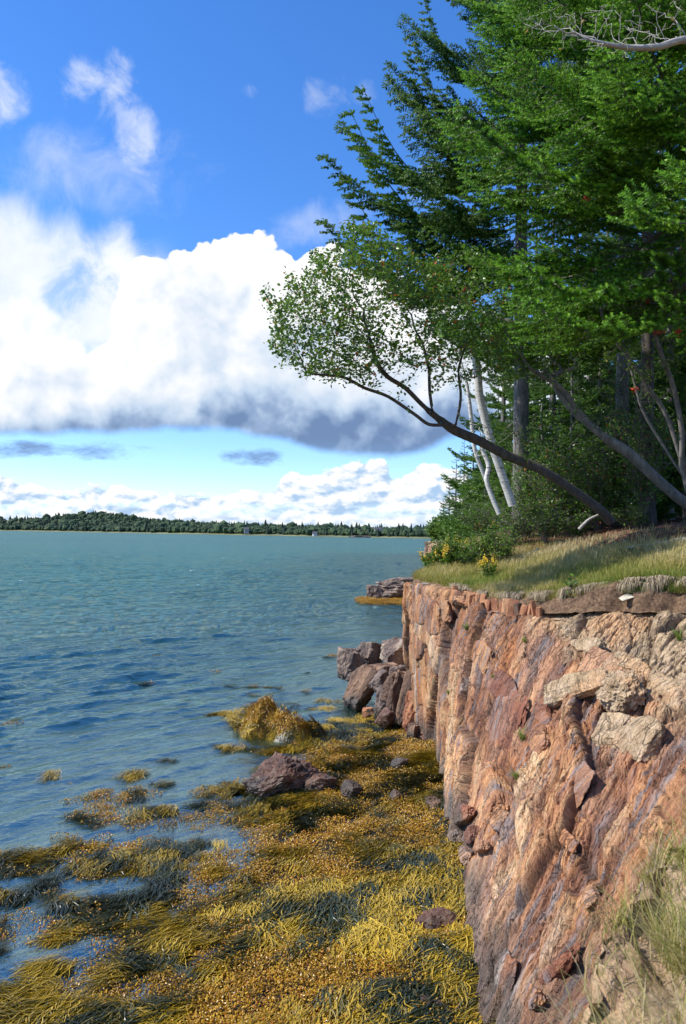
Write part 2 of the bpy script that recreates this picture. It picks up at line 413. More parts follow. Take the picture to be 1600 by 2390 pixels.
def cliff_material():
    m, g, p, out = new_mat('banded_cliff_rock')
    st = attr(g, 'strata', 'Vector')          # metres along / up the bedding
    idv = attr(g, 'cell', 'Vector')           # random numbers of the block
    pos = g.node('ShaderNodeNewGeometry').outputs['Position']
    sx, sy, sz = g.xyz(st)
    streak = g.noise(g.vm('MULTIPLY', st, (1.0, 0.20, 1.0)), 4.0, 10, 0.68, 0.3)
    streak2 = g.noise(g.vm('MULTIPLY', g.vm('ADD', st, (7, 3, 1)), (1.0, 0.10, 1.0)), 11.0, 6, 0.6)
    patch = g.noise(g.vm('ADD', st, (3, 9, 0)), 0.8, 5, 0.55)
    c0, c1, c2 = g.xyz(idv)
    v = g.m('ADD', g.m('MULTIPLY', streak, 0.9), g.m('MULTIPLY', g.m('SUBTRACT', c0, 0.5), 0.26))
    base = g.ramp(v, [(0.26, (0.12, 0.058, 0.042)), (0.36, (0.24, 0.105, 0.055)), (0.43, (0.41, 0.19, 0.088)), (0.50, (0.55, 0.29, 0.135)), (0.58, (0.65, 0.42, 0.22)), (0.70, (0.74, 0.57, 0.38))])
    # rusty orange and maroon blocks
    base = g.mix(g.smooth(c1, 0.62, 0.95, 0, 0.55), base, (0.44, 0.165, 0.05))
    base = g.mix(g.smooth(c1, 0.16, 0.05, 0, 0.7), base, (0.24, 0.085, 0.05))
    base = g.mix(g.smooth(patch, 0.46, 0.60, 0, 0.55), base, g.mix(0.45, (0.36, 0.28, 0.235), base))
    # blue-grey mineral streaks that follow the bedding
    gm = g.m('MULTIPLY', g.smooth(streak2, 0.50, 0.62), g.smooth(g.noise(g.vm('MULTIPLY', g.vm('ADD', st, (1, 21, 0)), (1, 0.45, 1)), 1.5, 4, 0.55), 0.44, 0.56))
    base = g.mix(g.m('MULTIPLY', gm, 0.85), base, (0.25, 0.235, 0.245))
    wmk = g.m('MULTIPLY', g.smooth(g.noise(g.vm('MULTIPLY', g.vm('ADD', st, (4, 2, 0)), (1, 0.12, 1)), 3.1, 8, 0.68), 0.60, 0.68), 0.7)
    base = g.mix(wmk, base, (0.58, 0.52, 0.48))
    # pale, weathered, lichen-greenish top on the near right
    pale = attr(g, 'pale')
    pn = g.smooth(g.m('ADD', pale, g.m('MULTIPLY', g.m('SUBTRACT', g.noise(pos, 2.5, 6, 0.6), 0.5), 0.9)), 0.35, 0.72)
    pcol = g.ramp(g.noise(pos, 7, 8, 0.65), [(0.3, (0.26, 0.19, 0.11)), (0.48, (0.47, 0.36, 0.22)), (0.6, (0.58, 0.45, 0.30)), (0.75, (0.66, 0.55, 0.40))])
    pcol = g.mix(g.smooth(patch, 0.5, 0.6, 0, 0.6), pcol, (0.60, 0.34, 0.16))
    base = g.mix(g.m('MULTIPLY', pn, 0.88), base, pcol)
    # sea-washed grey / algae-dark foot
    px_, py_, pz_ = g.xyz(pos)
    wet = g.smooth(g.m('ADD', pz_, g.m('MULTIPLY', g.m('SUBTRACT', g.noise(g.vm('MULTIPLY', st, (1, .4, 1)), 1.6, 5, 0.6), 0.5), 1.3)), 0.75, 0.35)
    base = g.mix(g.m('MULTIPLY', wet, 0.80), base, g.ramp(streak, [(0.35, (0.045, 0.045, 0.042)), (0.5, (0.11, 0.105, 0.09)), (0.65, (0.22, 0.18, 0.16))]))
    # grain, speckle and dirt in the joints
    gr = g.noise(g.vm('MULTIPLY', st, (1, 0.5, 1)), 60, 5, 0.7)
    base = g.mix(0.55, base, g.mix(1.0, base, g.ramp(gr, [(0.3, (0.45, 0.42, 0.40)), (0.6, (1.35, 1.3, 1.25))]), 'MULTIPLY'))
    crk = attr(g, 'crack')
    base = g.mix(g.m('MULTIPLY', crk, 0.55), base, (0.07, 0.045, 0.03))
    g.set(p.inputs['Base Color'], base)
    g.set(p.inputs['Roughness'], g.m('SUBTRACT', 0.86, g.m('MULTIPLY', wet, 0.3)))
    # fractures: broken plates with thin open joints
    wv = g.vm('ADD', g.vm('MULTIPLY', st, (1, 0.27, 1)), g.vm('MULTIPLY', g.noise(st, 2.5, 5, 0.65, 0, 1), (0.26, 0.26, 0)))
    plate = g.node('ShaderNodeTexVoronoi', feature='F1'); g.set(plate.inputs['Vector'], wv); plate.inputs['Scale'].default_value = 6.5
    plr = g.xyz(plate.outputs['Color'])[0]
    e1 = g.voro(wv, 6.5, 0, .5, 'DISTANCE_TO_EDGE'); wv2 = g.vm('MULTIPLY', wv, (1, 1.6, 1)); e2 = g.voro(wv2, 17, 0, .5, 'DISTANCE_TO_EDGE')
    pl2 = g.node('ShaderNodeTexVoronoi', feature='F1'); g.set(pl2.inputs['Vector'], wv2); pl2.inputs['Scale'].default_value = 17
    on = g.smooth(g.noise(st, 1.7, 3, 0.5), 0.40, 0.56)
    j1 = g.m('MULTIPLY', g.smooth(e1, 0.030, 0.006), g.lin(on, 0, 1, .12, .9)); j2 = g.m('MULTIPLY', g.smooth(e2, 0.04, 0.01), g.m('MULTIPLY', on, .45))
    jj = g.m('MAXIMUM', j1, j2)
    shade = g.m('ADD', g.m('MULTIPLY', plr, 0.34), g.m('MULTIPLY', g.xyz(pl2.outputs['Color'])[0], 0.22))
    base2 = g.mix(1.0, base, g.ramp(shade, [(0.0, (0.82, 0.80, 0.78)), (0.56, (1.30, 1.28, 1.24))]), 'MULTIPLY')
    base2 = g.mix(g.m('MULTIPLY', jj, 0.62), base2, (0.055, 0.032, 0.022))
    g.set(p.inputs['Base Color'], base2)
    h = g.m('ADD', g.noise(g.vm('MULTIPLY', st, (1, 0.22, 1)), 28, 8, 0.65), g.m('MULTIPLY', g.noise(pos, 45, 6, 0.7), 0.6))
    h = g.m('ADD', h, g.m('ADD', g.m('MULTIPLY', plr, 0.9), g.m('MULTIPLY', g.xyz(pl2.outputs['Color'])[1], 0.45)))
    h = g.m('SUBTRACT', h, g.m('MULTIPLY', jj, 0.9))
    bump(g, p, h, 1.0, 0.035)
    return m
M_CLIFF = cliff_material()

def rock_material(name, stops, scale=3.0, stretch=(1, 1, 0.35), rough=0.85, spots=None, bumps=0.8, wetline=None):
    m, g, p, out = new_mat(name)
    tcn = g.node('ShaderNodeTexCoord').outputs['Object']
    rnd = g.node('ShaderNodeObjectInfo').outputs['Random']
    c = g.vm('ADD', tcn, g.comb(g.m('MULTIPLY', rnd, 37), 0, 0))
    n1 = g.noise(g.vm('MULTIPLY', c, stretch), scale, 8, 0.62, 0.4)
    base = g.ramp(g.m('ADD', n1, g.m('MULTIPLY', g.m('SUBTRACT', rnd, 0.5), 0.12)), stops)
    if spots:
        base = g.mix(g.smooth(g.noise(c, scale * 2.2, 6, 0.6), 0.56, 0.64, 0, 0.8), base, spots)
    gr = g.noise(c, 55, 5, 0.7)
    base = g.mix(0.6, base, g.mix(1.0, base, g.ramp(gr, [(0.3, (0.5, 0.5, 0.5)), (0.62, (1.3, 1.25, 1.2))]), 'MULTIPLY'))
    if wetline is not None:
        pos = g.node('ShaderNodeNewGeometry').outputs['Position']
        z = g.xyz(pos)[2]
        wm = g.smooth(g.m('ADD', z, g.m('MULTIPLY', g.m('SUBTRACT', g.noise(pos, 4, 4, 0.6), 0.5), 0.5)), wetline + 0.12, wetline - 0.1)
        base = g.mix(g.m('MULTIPLY', wm, 0.8), base, (0.035, 0.03, 0.022))
        g.set(p.inputs['Roughness'], g.m('SUBTRACT', rough, g.m('MULTIPLY', wm, 0.45)))
    else:
        p.inputs['Roughness'].default_value = rough
    g.set(p.inputs['Base Color'], base)
    h = g.m('ADD', g.noise(g.vm('MULTIPLY', c, stretch), 14, 8, 0.65), g.m('MULTIPLY', g.noise(c, 50, 6, 0.7), 0.5))
    bump(g, p, h, bumps, 0.03)
    return m
M_RED = rock_material('red_brown_rock', [(0.30, (0.07, 0.04, 0.034)), (0.48, (0.11, 0.066, 0.044)), (0.62, (0.25, 0.15, 0.092)), (0.75, (0.46, 0.31, 0.20))], wetline=0.30)
M_MAROON = rock_material('maroon_rock', [(0.3, (0.045, 0.024, 0.02)), (0.53, (0.12, 0.056, 0.034)), (0.75, (0.27, 0.15, 0.09))], spots=(0.20, 0.15, 0.10), wetline=0.20, rough=0.62)
M_GREY = rock_material('grey_brown_rock', [(0.28, (0.05, 0.04, 0.036)), (0.44, (0.14, 0.105, 0.09)), (0.58, (0.26, 0.19, 0.15)), (0.74, (0.44, 0.37, 0.28))], wetline=0.30)
M_PALE = rock_material('pale_lichen_rock', [(0.28, (0.17, 0.11, 0.065)), (0.44, (0.34, 0.23, 0.135)), (0.58, (0.50, 0.36, 0.22)), (0.74, (0.60, 0.48, 0.33))], spots=(0.26, 0.21, 0.16), scale=5)
M_RUST = rock_material('rust_orange_rock', [(0.28, (0.18, 0.06, 0.035)), (0.45, (0.34, 0.14, 0.07)), (0.6, (0.50, 0.25, 0.12)), (0.75, (0.60, 0.38, 0.22))], scale=4)
M_BONE = rock_material('pale_stone', [(0.3, (0.45, 0.40, 0.30)), (0.7, (0.66, 0.62, 0.50))], scale=6, bumps=0.3)

def leafy(name, stops, rough=0.55, transl=0.25, seedscale=1.0, spec=0.4, objrand=0.12, tcol=(0.25, 0.45, 0.04)):
    m, g, p, out = new_mat(name)
    t = attr(g, 'tint')
    rnd = g.node('ShaderNodeObjectInfo').outputs['Random']
    c = g.ramp(g.m('ADD', t, g.m('MULTIPLY', g.m('SUBTRACT', rnd, 0.5), objrand)), stops)
    g.set(p.inputs['Base Color'], c)
    p.inputs['Roughness'].default_value = rough
    p.inputs['Specular IOR Level'].default_value = spec
    if transl:
        tr = g.node('ShaderNodeBsdfTranslucent'); g.set(tr.inputs[0], g.mix(0.5, c, tcol))
        mx_ = g.node('ShaderNodeMixShader'); mx_.inputs[0].default_value = transl
        g.l.new(p.outputs[0], mx_.inputs[1]); g.l.new(tr.outputs[0], mx_.inputs[2]); g.l.new(mx_.outputs[0], out.inputs[0])
    return m
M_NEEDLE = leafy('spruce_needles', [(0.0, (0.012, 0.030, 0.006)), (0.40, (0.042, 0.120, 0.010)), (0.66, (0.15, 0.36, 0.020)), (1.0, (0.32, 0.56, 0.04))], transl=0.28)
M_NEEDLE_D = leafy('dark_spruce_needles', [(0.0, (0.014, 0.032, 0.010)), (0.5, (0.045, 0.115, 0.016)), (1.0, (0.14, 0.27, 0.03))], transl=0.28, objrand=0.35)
M_LEAF = leafy('broad_leaves', [(0.0, (0.018, 0.045, 0.012)), (0.5, (0.060, 0.145, 0.018)), (0.86, (0.14, 0.27, 0.03)), (0.965, (0.20, 0.28, 0.05)), (0.985, (0.42, 0.14, 0.03)), (1.0, (0.5, 0.12, 0.03))], rough=0.38, transl=0.3, spec=0.55)
M_SHRUB = leafy('shrub_leaves', [(0.0, (0.03, 0.065, 0.012)), (0.5, (0.085, 0.17, 0.022)), (0.85, (0.19, 0.32, 0.035)), (1.0, (0.30, 0.24, 0.08))], rough=0.5, transl=0.3)
M_GRASS = leafy('dry_and_green_grass', [(0.0, (0.06, 0.15, 0.018)), (0.3, (0.16, 0.25, 0.03)), (0.55, (0.36, 0.33, 0.08)), (0.8, (0.54, 0.44, 0.17)), (1.0, (0.62, 0.52, 0.28))], rough=0.7, transl=0.3, tcol=(0.5, 0.5, 0.1))
M_STRAW = leafy('dead_hanging_grass', [(0.0, (0.12, 0.085, 0.055)), (0.5, (0.34, 0.26, 0.17)), (1.0, (0.58, 0.48, 0.32))], rough=0.8, transl=0.1)
M_WEED = leafy('golden_rockweed', [(0.0, (0.06, 0.030, 0.005)), (0.3, (0.19, 0.095, 0.008)), (0.6, (0.42, 0.23, 0.012)), (0.85, (0.62, 0.38, 0.02)), (1.0, (0.50, 0.18, 0.02))], rough=0.36, transl=0.1, spec=0.5, tcol=(.5, .3, .02))
M_WRACK = leafy('olive_wrack', [(0.0, (0.012, 0.022, 0.014)), (0.25, (0.04, 0.055, 0.02)), (0.38, (0.15, 0.115, 0.012)), (0.62, (0.42, 0.275, 0.015)), (1.0, (0.64, 0.43, 0.03))], rough=0.35, transl=0.08, spec=0.5, tcol=(.4, .35, .02))

def flat_mat(name, col, rough=0.8, noise_amt=0.4, scale=8, bumpd=0.0, stretch=(1, 1, 1)):
    m, g, p, out = new_mat(name)
    tcn = g.node('ShaderNodeTexCoord').outputs['Object']
    n = g.noise(g.vm('MULTIPLY', tcn, stretch), scale, 6, 0.65)
    lo = tuple(c * (1 - noise_amt) for c in col); hi = tuple(min(1, c * (1 + noise_amt)) for c in col)
    g.set(p.inputs['Base Color'], g.ramp(n, [(0.3, lo), (0.7, hi)]))
    p.inputs['Roughness'].default_value = rough
    if bumpd: bump(g, p, n, 0.8, bumpd)
    return m
M_BARK = flat_mat('grey_bark', (0.17, 0.155, 0.14), 0.9, 0.55, 14, 0.02, (1, 1, 0.35))
M_BARK_D = flat_mat('dark_bark', (0.085, 0.07, 0.058), 0.9, 0.5, 12, 0.02, (1, 1, 0.5))
M_TWIG = flat_mat('grey_lichened_twig', (0.15, 0.13, 0.11), 0.9, 0.5, 25)
M_DEAD = flat_mat('bleached_dead_wood', (0.42, 0.38, 0.33), 0.85, 0.3, 16, 0.01)
def birch_mat():
    m, g, p, out = new_mat('white_birch_bark')
    tcn = g.node('ShaderNodeTexCoord').outputs['Object']
    n = g.noise(g.vm('MULTIPLY', tcn, (1, 1, 5)), 6, 6, 0.6)
    g.set(p.inputs['Base Color'], g.ramp(n, [(0.30, (0.10, 0.085, 0.07)), (0.40, (0.50, 0.47, 0.43)), (0.6, (0.72, 0.70, 0.66))]))
    p.inputs['Roughness'].default_value = 0.7
    return m
M_BIRCH = birch_mat()
M_YELLOW = flat_mat('goldenrod_flowers', (0.80, 0.52, 0.02), 0.7, 0.2, 30)
M_BERRY = flat_mat('red_rowan_berries', (0.68, 0.06, 0.02), 0.35, 0.2, 30)
M_HOUSEW = flat_mat('white_painted_clapboard', (0.72, 0.72, 0.70), 0.6, 0.06, 5)
M_HOUSEG = flat_mat('grey_shingle_wall', (0.35, 0.33, 0.32), 0.7, 0.15, 5)
M_ROOF = flat_mat('dark_roof', (0.09, 0.09, 0.10), 0.7, 0.2, 5)
M_GLASS = flat_mat('dark_window_glass', (0.02, 0.025, 0.03), 0.15, 0.1, 5)

def ground_mat():
    m, g, p, out = new_mat('coastal_turf_and_soil')
    pos = g.node('ShaderNodeNewGeometry').outputs['Position']
    inn = attr(g, 'inner')
    n = g.noise(pos, 3, 8, 0.65); n2 = g.noise(pos, 22, 6, 0.7)
    soil = g.ramp(n2, [(0.3, (0.035, 0.022, 0.014)), (0.5, (0.19, 0.11, 0.06)), (0.7, (0.36, 0.24, 0.14))])
    turf = g.ramp(g.m('ADD', g.m('MULTIPLY', n, 0.6), g.m('MULTIPLY', n2, 0.4)), [(0.35, (0.07, 0.085, 0.02)), (0.5, (0.17, 0.16, 0.05)), (0.65, (0.30, 0.25, 0.10))])
    litter = g.ramp(n2, [(0.3, (0.05, 0.022, 0.014)), (0.5, (0.16, 0.065, 0.038)), (0.68, (0.30, 0.15, 0.09))])
    c = g.mix(g.smooth(g.m('ADD', inn, g.m('MULTIPLY', g.m('SUBTRACT', n, .5), 0.3)), 0.36, 0.50), soil, turf)
    c = g.mix(g.smooth(g.m('ADD', inn, g.m('MULTIPLY', g.m('SUBTRACT', n, .5), 1.4)), 2.3, 2.9), c, litter)
    g.set(p.inputs['Base Color'], c); p.inputs['Roughness'].default_value = 0.95
    bump(g, p, g.m('ADD', n2, g.noise(pos, 60, 4, 0.7)), 1.0, 0.03)
    return m
M_GROUND = ground_mat()

# ================================================================== coast: stations of base, top and inland direction
ST = [  # base xy, top xyz, inland dir, soil step factor, slope factor, bulge
    ((-2.5, 1.6), (-2.4, 1.0, 2.2), (0, -1), 0, 0.05, 0.0),
    ((-0.9, 1.8), (-0.9, 1.3, 2.25), (0, -1), 0, 0.05, 0.0),
    ((-0.1, 2.3), (0.0, 1.7, 2.35), (0.1, -1), 0, 0.05, 0.0),
    ((0.30, 2.75), (0.64, 2.35, 2.45), (0.25, -1), 0, 0.10, 0.0),
    ((0.52, 3.05), (1.0, 2.95, 2.52), (0.35, -0.95), 0, 0.15, 0.0),
    ((0.64, 3.4), (1.62, 3.6, 2.72), (0.45, -0.9), 0, 0.2, 0.0),
    ((0.72, 3.8), (2.6, 4.5, 2.85), (0.6, -0.8), 0.2, 0.3, 0.05),
    ((0.80, 4.2), (4.0, 5.6, 2.92), (0.85, -0.5), 0.6, 0.5, 0.12),
    ((0.70, 4.5), (5.0, 7.3, 2.98), (1, -0.15), 1, 0.9, 0.18),
    ((0.80, 5.2), (4.95, 9.0, 3.02), (1, 0.12), 1, 1, 0.20),
    ((0.93, 6.15), (4.4, 9.85, 3.05), (0.97, 0.28), 1, 1, 0.22),
    ((1.10, 7.6), (3.6, 10.4, 3.02), (0.93, 0.38), .95, 1, 0.20),
    ((1.38, 9.5), (2.75, 11.1, 2.92), (0.88, 0.48), .60, 1, 0.15),
    ((1.56, 11.7), (2.15, 12.3, 2.92), (0.8, 0.6), .28, 1, 0.10),
    ((1.70, 13.5), (1.95, 13.6, 2.95), (0.72, 0.69), 0.22, 0.9, 0.08),
    ((1.48, 15.2), (1.35, 15.3, 3.0), (0.6, 0.8), 0.3, 0.85, 0.05),
    ((1.55, 17.0), (1.55, 16.8, 2.85), (0.5, 0.87), 0.3, 0.8, 0.05),
    ((2.6, 20), (2.9, 19.5, 2.6), (0.5, 0.87), 0.3, 0.7, 0.1),
    ((4.6, 30), (5.2, 30, 2.3), (0.8, 0.6), 0.5, 0.5, 0.1),
    ((7.4, 48), (8.2, 48, 2.1), (0.95, 0.3), 0.5, 0.5, 0.2),
    ((10.8, 85), (12, 85, 2.0), (0.97, 0.22), 0.5, 0.5, 0.3),
    ((14.2, 128), (15.2, 129, 2.7), (0.95, 0.3), 0.5, 0.6, 0.3),
    ((15.0, 140), (15.8, 140, 2.8), (0.9, 0.4), 0.5, 0.7, 0.3),
    ((19, 150), (19.5, 149, 2.5), (0.95, 0.2), 0.5, 0.6, 0.3),
    ((90, 200), (92, 198, 2.5), (1, 0.05), 0.5, 0.5, 0.3),
]
NS = len(ST)
def catmull(P, u):
    P = np.asarray(P, float); n = len(P)
    i = np.clip(np.floor(u).astype(int), 0, n - 2); t = (u - i)[:, None]
    p0 = P[np.maximum(i - 1, 0)]; p1 = P[i]; p2 = P[i + 1]; p3 = P[np.minimum(i + 2, n - 1)]
    m1 = (p2 - p0) * 0.42; m2 = (p3 - p1) * 0.42
    # limit overshoot where spacing jumps
    L = np.linalg.norm(p2 - p1, axis=1, keepdims=True)
    for m_ in (m1, m2):
        k = np.linalg.norm(m_, axis=1, keepdims=True); m_ *= np.minimum(1, 1.2 * L / (k + 1e-9))
    return (2 * t**3 - 3 * t**2 + 1) * p1 + (t**3 - 2 * t**2 + t) * m1 + (-2 * t**3 + 3 * t**2) * p2 + (t**3 - t**2) * m2
SB = np.array([(b[0], b[1], 0.02) for b, *_ in ST]); STp = np.array([s[1] for s in ST], float)
SD = np.array([(s[2][0], s[2][1], 0) for s in ST]); SD /= np.linalg.norm(SD, axis=1, keepdims=True)
SF = np.array([(s[3], s[4], s[5]) for s in ST], float)
def station(u):
    B = catmull(SB, u); T = catmull(STp, u); Dn = catmull(SD, u); Dn /= np.linalg.norm(Dn, axis=1, keepdims=True)
    F = catmull(SF, u)
    return B, T, Dn, F
Dk = np.array([0, .15, .30, .36, .8, 2.0, 3.3, 5, 8, 14, 22, 40, 80])
def ground_point(u, d):
    """world point on the land surface, u station, d metres inland of the rock edge"""
    u = np.asarray(u, float); d = np.asarray(d, float)
    B, T, Dn, F = station(u)
    soil = np.interp(d, [0, .14, .42, 100], [0, 0.01, .36, .36]) * F[:, 0]
    slope = np.interp(d, [0, .3, .8, 2.0, 3.3, 5, 8, 14, 22, 80], [0, .03, .12, .52, 0.98, 1.25, 1.5, 1.8, 2.2, 5]) * F[:, 1]
    P = T + Dn * d[:, None]
    nz_ = fbm(np.stack([P[:, 0] * 1.1, P[:, 1] * 1.1, P[:, 0] * 0], -1), 4, 11) * np.interp(d, [0, .3, 1, 10], [0, .06, .22, .8]) * np.clip(F[:, 0] + .3, 0, 1)
    P[:, 2] = T[:, 2] + soil + slope + nz_
    return P
# polyline of the cliff foot, for water depth and sea bed
uu = np.linspace(0, NS - 1, 400)
FOOT = station(uu)[0][:, :2]
def dist_foot(xy):
    xy = np.asarray(xy, float); out = np.empty(len(xy)); sgn = np.empty(len(xy))
    for a in range(0, len(xy), 20000):
        q = xy[a:a + 20000]
        d = np.linalg.norm(q[:, None] - FOOT[None], axis=2)
        k = d.argmin(1); out[a:a + 20000] = d[np.arange(len(q)), k]
        k2 = np.clip(k, 1, len(FOOT) - 2); tg = FOOT[k2 + 1] - FOOT[k2 - 1]; v = q - FOOT[k2]
        sgn[a:a + 20000] = np.where(tg[:, 0] * v[:, 1] - tg[:, 1] * v[:, 0] > 0, 1, -1)
    return out * sgn                        # + = seaward (left of the direction of travel)
def bed_z(xy):
    xy = np.asarray(xy, float)
    d = dist_foot(xy); y = xy[:, 1]; x = xy[:, 0]
    z = np.interp(d, [-3, 0, .6, 1.4, 2.2, 3.2, 4.5, 6.5, 10, 30, 80], [.5, .22, .16, .08, 0.0, -.12, -.25, -.5, -1.2, -4, -8])
    z = z - np.interp(y, [11, 13.5, 16, 30, 60], [0, .02, .30, .35, .5]) * np.interp(d, [0, 1, 3], [.3, 1, 1])
    z = z + fbm(np.stack([x * .9, y * .9, x * 0], -1), 4, 5) * np.interp(d, [0, 3, 10, 60], [.22, .26, .6, 2])
    z = z + .62 * np.exp(-(((x + 1.40 - (y - 15.6) * .5) / 1.15) ** 2 + ((y - 15.5 - .25 * np.sin(x * 2.1)) / .50) ** 2)) * (1.0 + 2.4 * fbm(np.stack([x * 2.2, y * 2.2, x * 0 + 7], -1), 3, 6))       # weed-covered hump
    z = z + .10 * np.exp(-(((x + .9) / .9) ** 2 + ((y - 12.0) / .8) ** 2))
    return z

# ------------------------------------------------------------------ cliff face
def cliff_u():
    segs = [(2.0, 4.0, 70), (4.0, 6.0, 110), (6, 9, 220), (9, 13, 480), (13, 16.2, 230), (16.2, 18, 40), (18, 21, 50), (21, 24, 70)]
    us = [np.linspace(a, b, n, endpoint=False) for a, b, n in segs]
    return np.concatenate([np.linspace(0, 2, 20, endpoint=False)] + us + [[NS - 1.0]])
def build_cliff():
    U = cliff_u(); nu = len(U); nv = 280
    B, T, Dn, F = station(U)
    v = np.concatenate([np.linspace(-.12, 1, nv - 40), 1 + np.linspace(0.03, 1, 40)])
    nv = len(v)
    up = np.array([0, 0, 1.0])
    Mid = (B + T) / 2
    span = T - B
    # outward horizontal normal
    outw = -(span * 0 + Dn); outw = np.gradient(B, axis=0); outw = np.stack([-outw[:, 1], outw[:, 0], outw[:, 0] * 0], -1)
    outw /= np.linalg.norm(outw, axis=1, keepdims=True)
    vv = np.clip(v, 0, 1)[None, :, None]
    P = B[:, None] + span[:, None] * vv + (outw[:, None] * 0.8 + up * 0.6) * (F[:, 2][:, None, None] * 5.2 * vv * (1 - vv) * (0.55 + 0.9 * vv)) 
    led = np.maximum(v - 1, 0)[None, :, None] * 0.62
    P = P + Dn[:, None] * led
    P[..., 2] += led[..., 0] * 0.04 + np.minimum(v, 0)[None] * 4
    P -= outw[:, None] * (np.minimum(v, 0)[None, :, None] * 1.2)
    # arc coordinates
    mid = P[:, nv // 2]; s = np.concatenate([[0], np.cumsum(np.linalg.norm(np.diff(mid, axis=0), axis=1))])
    tt = np.concatenate([np.zeros((nu, 1)), np.cumsum(np.linalg.norm(np.diff(P, axis=1), axis=2), axis=1)], 1)
    S = np.broadcast_to(s[:, None], tt.shape)
    w_ = fbm(np.stack([S * .8, tt * .8, S * 0], -1), 3, 21)
    S2 = S + w_ * 0.16 + fbm(np.stack([S * 3, tt * 1.2, S * 0], -1), 3, 22) * 0.022
    T2 = tt + fbm(np.stack([S * 2.2, tt * 2.2, S * 0 + 4], -1), 3, 23) * 0.14
    far = np.clip((U - 17) / 2, 0, 1)[:, None]
    def disp_level(ss, st, amp, tilt, seed, crack):
        r0, r1, r2, oa, ob, e = cells(S2, T2, ss, st, seed)
        d = (r0 - .5) * 2 * amp + oa * (r1 - .5) * 2 * tilt + ob * (r2 - .5) * 2 * tilt * 0.5
        ck = np.exp(-(e / 0.055) ** 2)
        return d - ck * crack, ck, (r0, r1, r2)
    d1, k1_, a1 = disp_level(.95, 2.1, .085, .05, 31, .03)
    d2, k2_, a2 = disp_level(.26, .62, .030, .11, 32, .024)
    d3, k3_, a3 = disp_level(.075, .24, .011, .20, 33, .010)
    d4, k4_, a4 = disp_level(.034, .12, .007, .25, 35, .003)
    ridg = np.abs(fbm(np.stack([S2 * 7, tt * .8, S2 * 0], -1), 5, 34, .6)) * .035
    brk = fbm(np.stack([S * .7, tt * .7, S * 0 + 9], -1), 3, 36)
    rough_ = np.clip(.5 + 2.2 * brk, .25, 1.3)
    r0, r1, r2, oa, ob, e = cells(S2 + T2 * .35, T2 - S2 * .5, .42, .50, 37)           # oblique joints break the beds
    d5 = (r0 - .5) * .06 + oa * (r1 - .5) * .22 + ob * (r2 - .5) * .22
    cn = np.clip(1.4 - (U - 12.5), .35, 1)[:, None]
    def blur(A):
        for ker, ax_ in ((np.array([1, 2, 3, 2, 1]) / 9, 0), (np.array([1, 2, 1]) / 4, 1)):
            h_ = len(ker) // 2; Pd = np.pad(A, [(h_, h_) if q_ == ax_ else (0, 0) for q_ in (0, 1)], 'edge')
            A = sum(k_ * (Pd[i_:i_ + A.shape[0]] if ax_ == 0 else Pd[:, i_:i_ + A.shape[1]]) for i_, k_ in enumerate(ker))
        return A
    d1 = blur(d1) - .030 * k1_; d2 = blur(d2) - .014 * k2_; d5 = blur(d5)
    Dd = d1 + d2 * (0.6 + .5 * rough_) + (d3 * rough_ + d4) * cn + ridg + d5 * np.clip(rough_ - .2, .2, 1)
    Dd = Dd * (1 + far * 3)
    # normals of the smooth surface
    du = np.gradient(P, axis=0); dv = np.gradient(P, axis=1)
    N = np.cross(du, dv); N /= np.linalg.norm(N, axis=2, keepdims=True) + 1e-9
    flip = np.sign((N * (outw[:, None] + up * .3)).sum(-1, keepdims=True)); N = N * np.where(flip == 0, 1, flip)
    # keep the displacement on the ledge mostly vertical and small
    lk = np.clip((v - 1) / .6, 0, 1)[None, :]
    Dd = Dd * (1 - .55 * lk * (U > 6)[:, None]) + (U < 6.5)[:, None] * lk * fbm(P * 2.5, 4, 39, .6) * .35
    # seaward foot flares, undercut line mid-height
    P = P + N * Dd[..., None]
    Vv = P.reshape(-1, 3)
    i = np.arange(nu - 1)[:, None] * nv; j = np.arange(nv - 1)[None]
    Fq = np.stack([i + j, i + nv + j, i + nv + j + 1, i + j + 1], -1).reshape(-1, 4)
    lv = np.clip((P[..., 0] - 1.7 - .25 * (3 - P[..., 2])) / 2.0, 0, 1)
    pale = np.clip((P[..., 2] - 1.6) / 1.2, 0, 1) * np.clip((P[..., 0] - 2.3) / 1.0, 0, 1)
    pale = np.where((U < 5.6)[:, None], np.clip((P[..., 2] - 1.5), 0, .70), pale)
    crack = np.clip(k1_ * .9 + k2_ * .6 + k3_ * .45, 0, 1)
    cell = np.stack([a2[0] * .6 + a1[0] * .4, a1[1] * .5 + a2[1] * .5, a3[2]], -1)
    me = mesh_np('cliff', Vv, [Fq], [M_CLIFF], None, {'strata': np.stack([S2, T2, S2 * 0], -1).reshape(-1, 3), 'cell': cell.reshape(-1, 3), 'pale': pale.ravel(), 'crack': crack.ravel()})
    o = link('cliff', me); tag(o, kind='structure')
    return o, Vv, N.reshape(-1, 3)
cliff, CV, CN = build_cliff()
CPX, CPY, CPD = proj(CV)

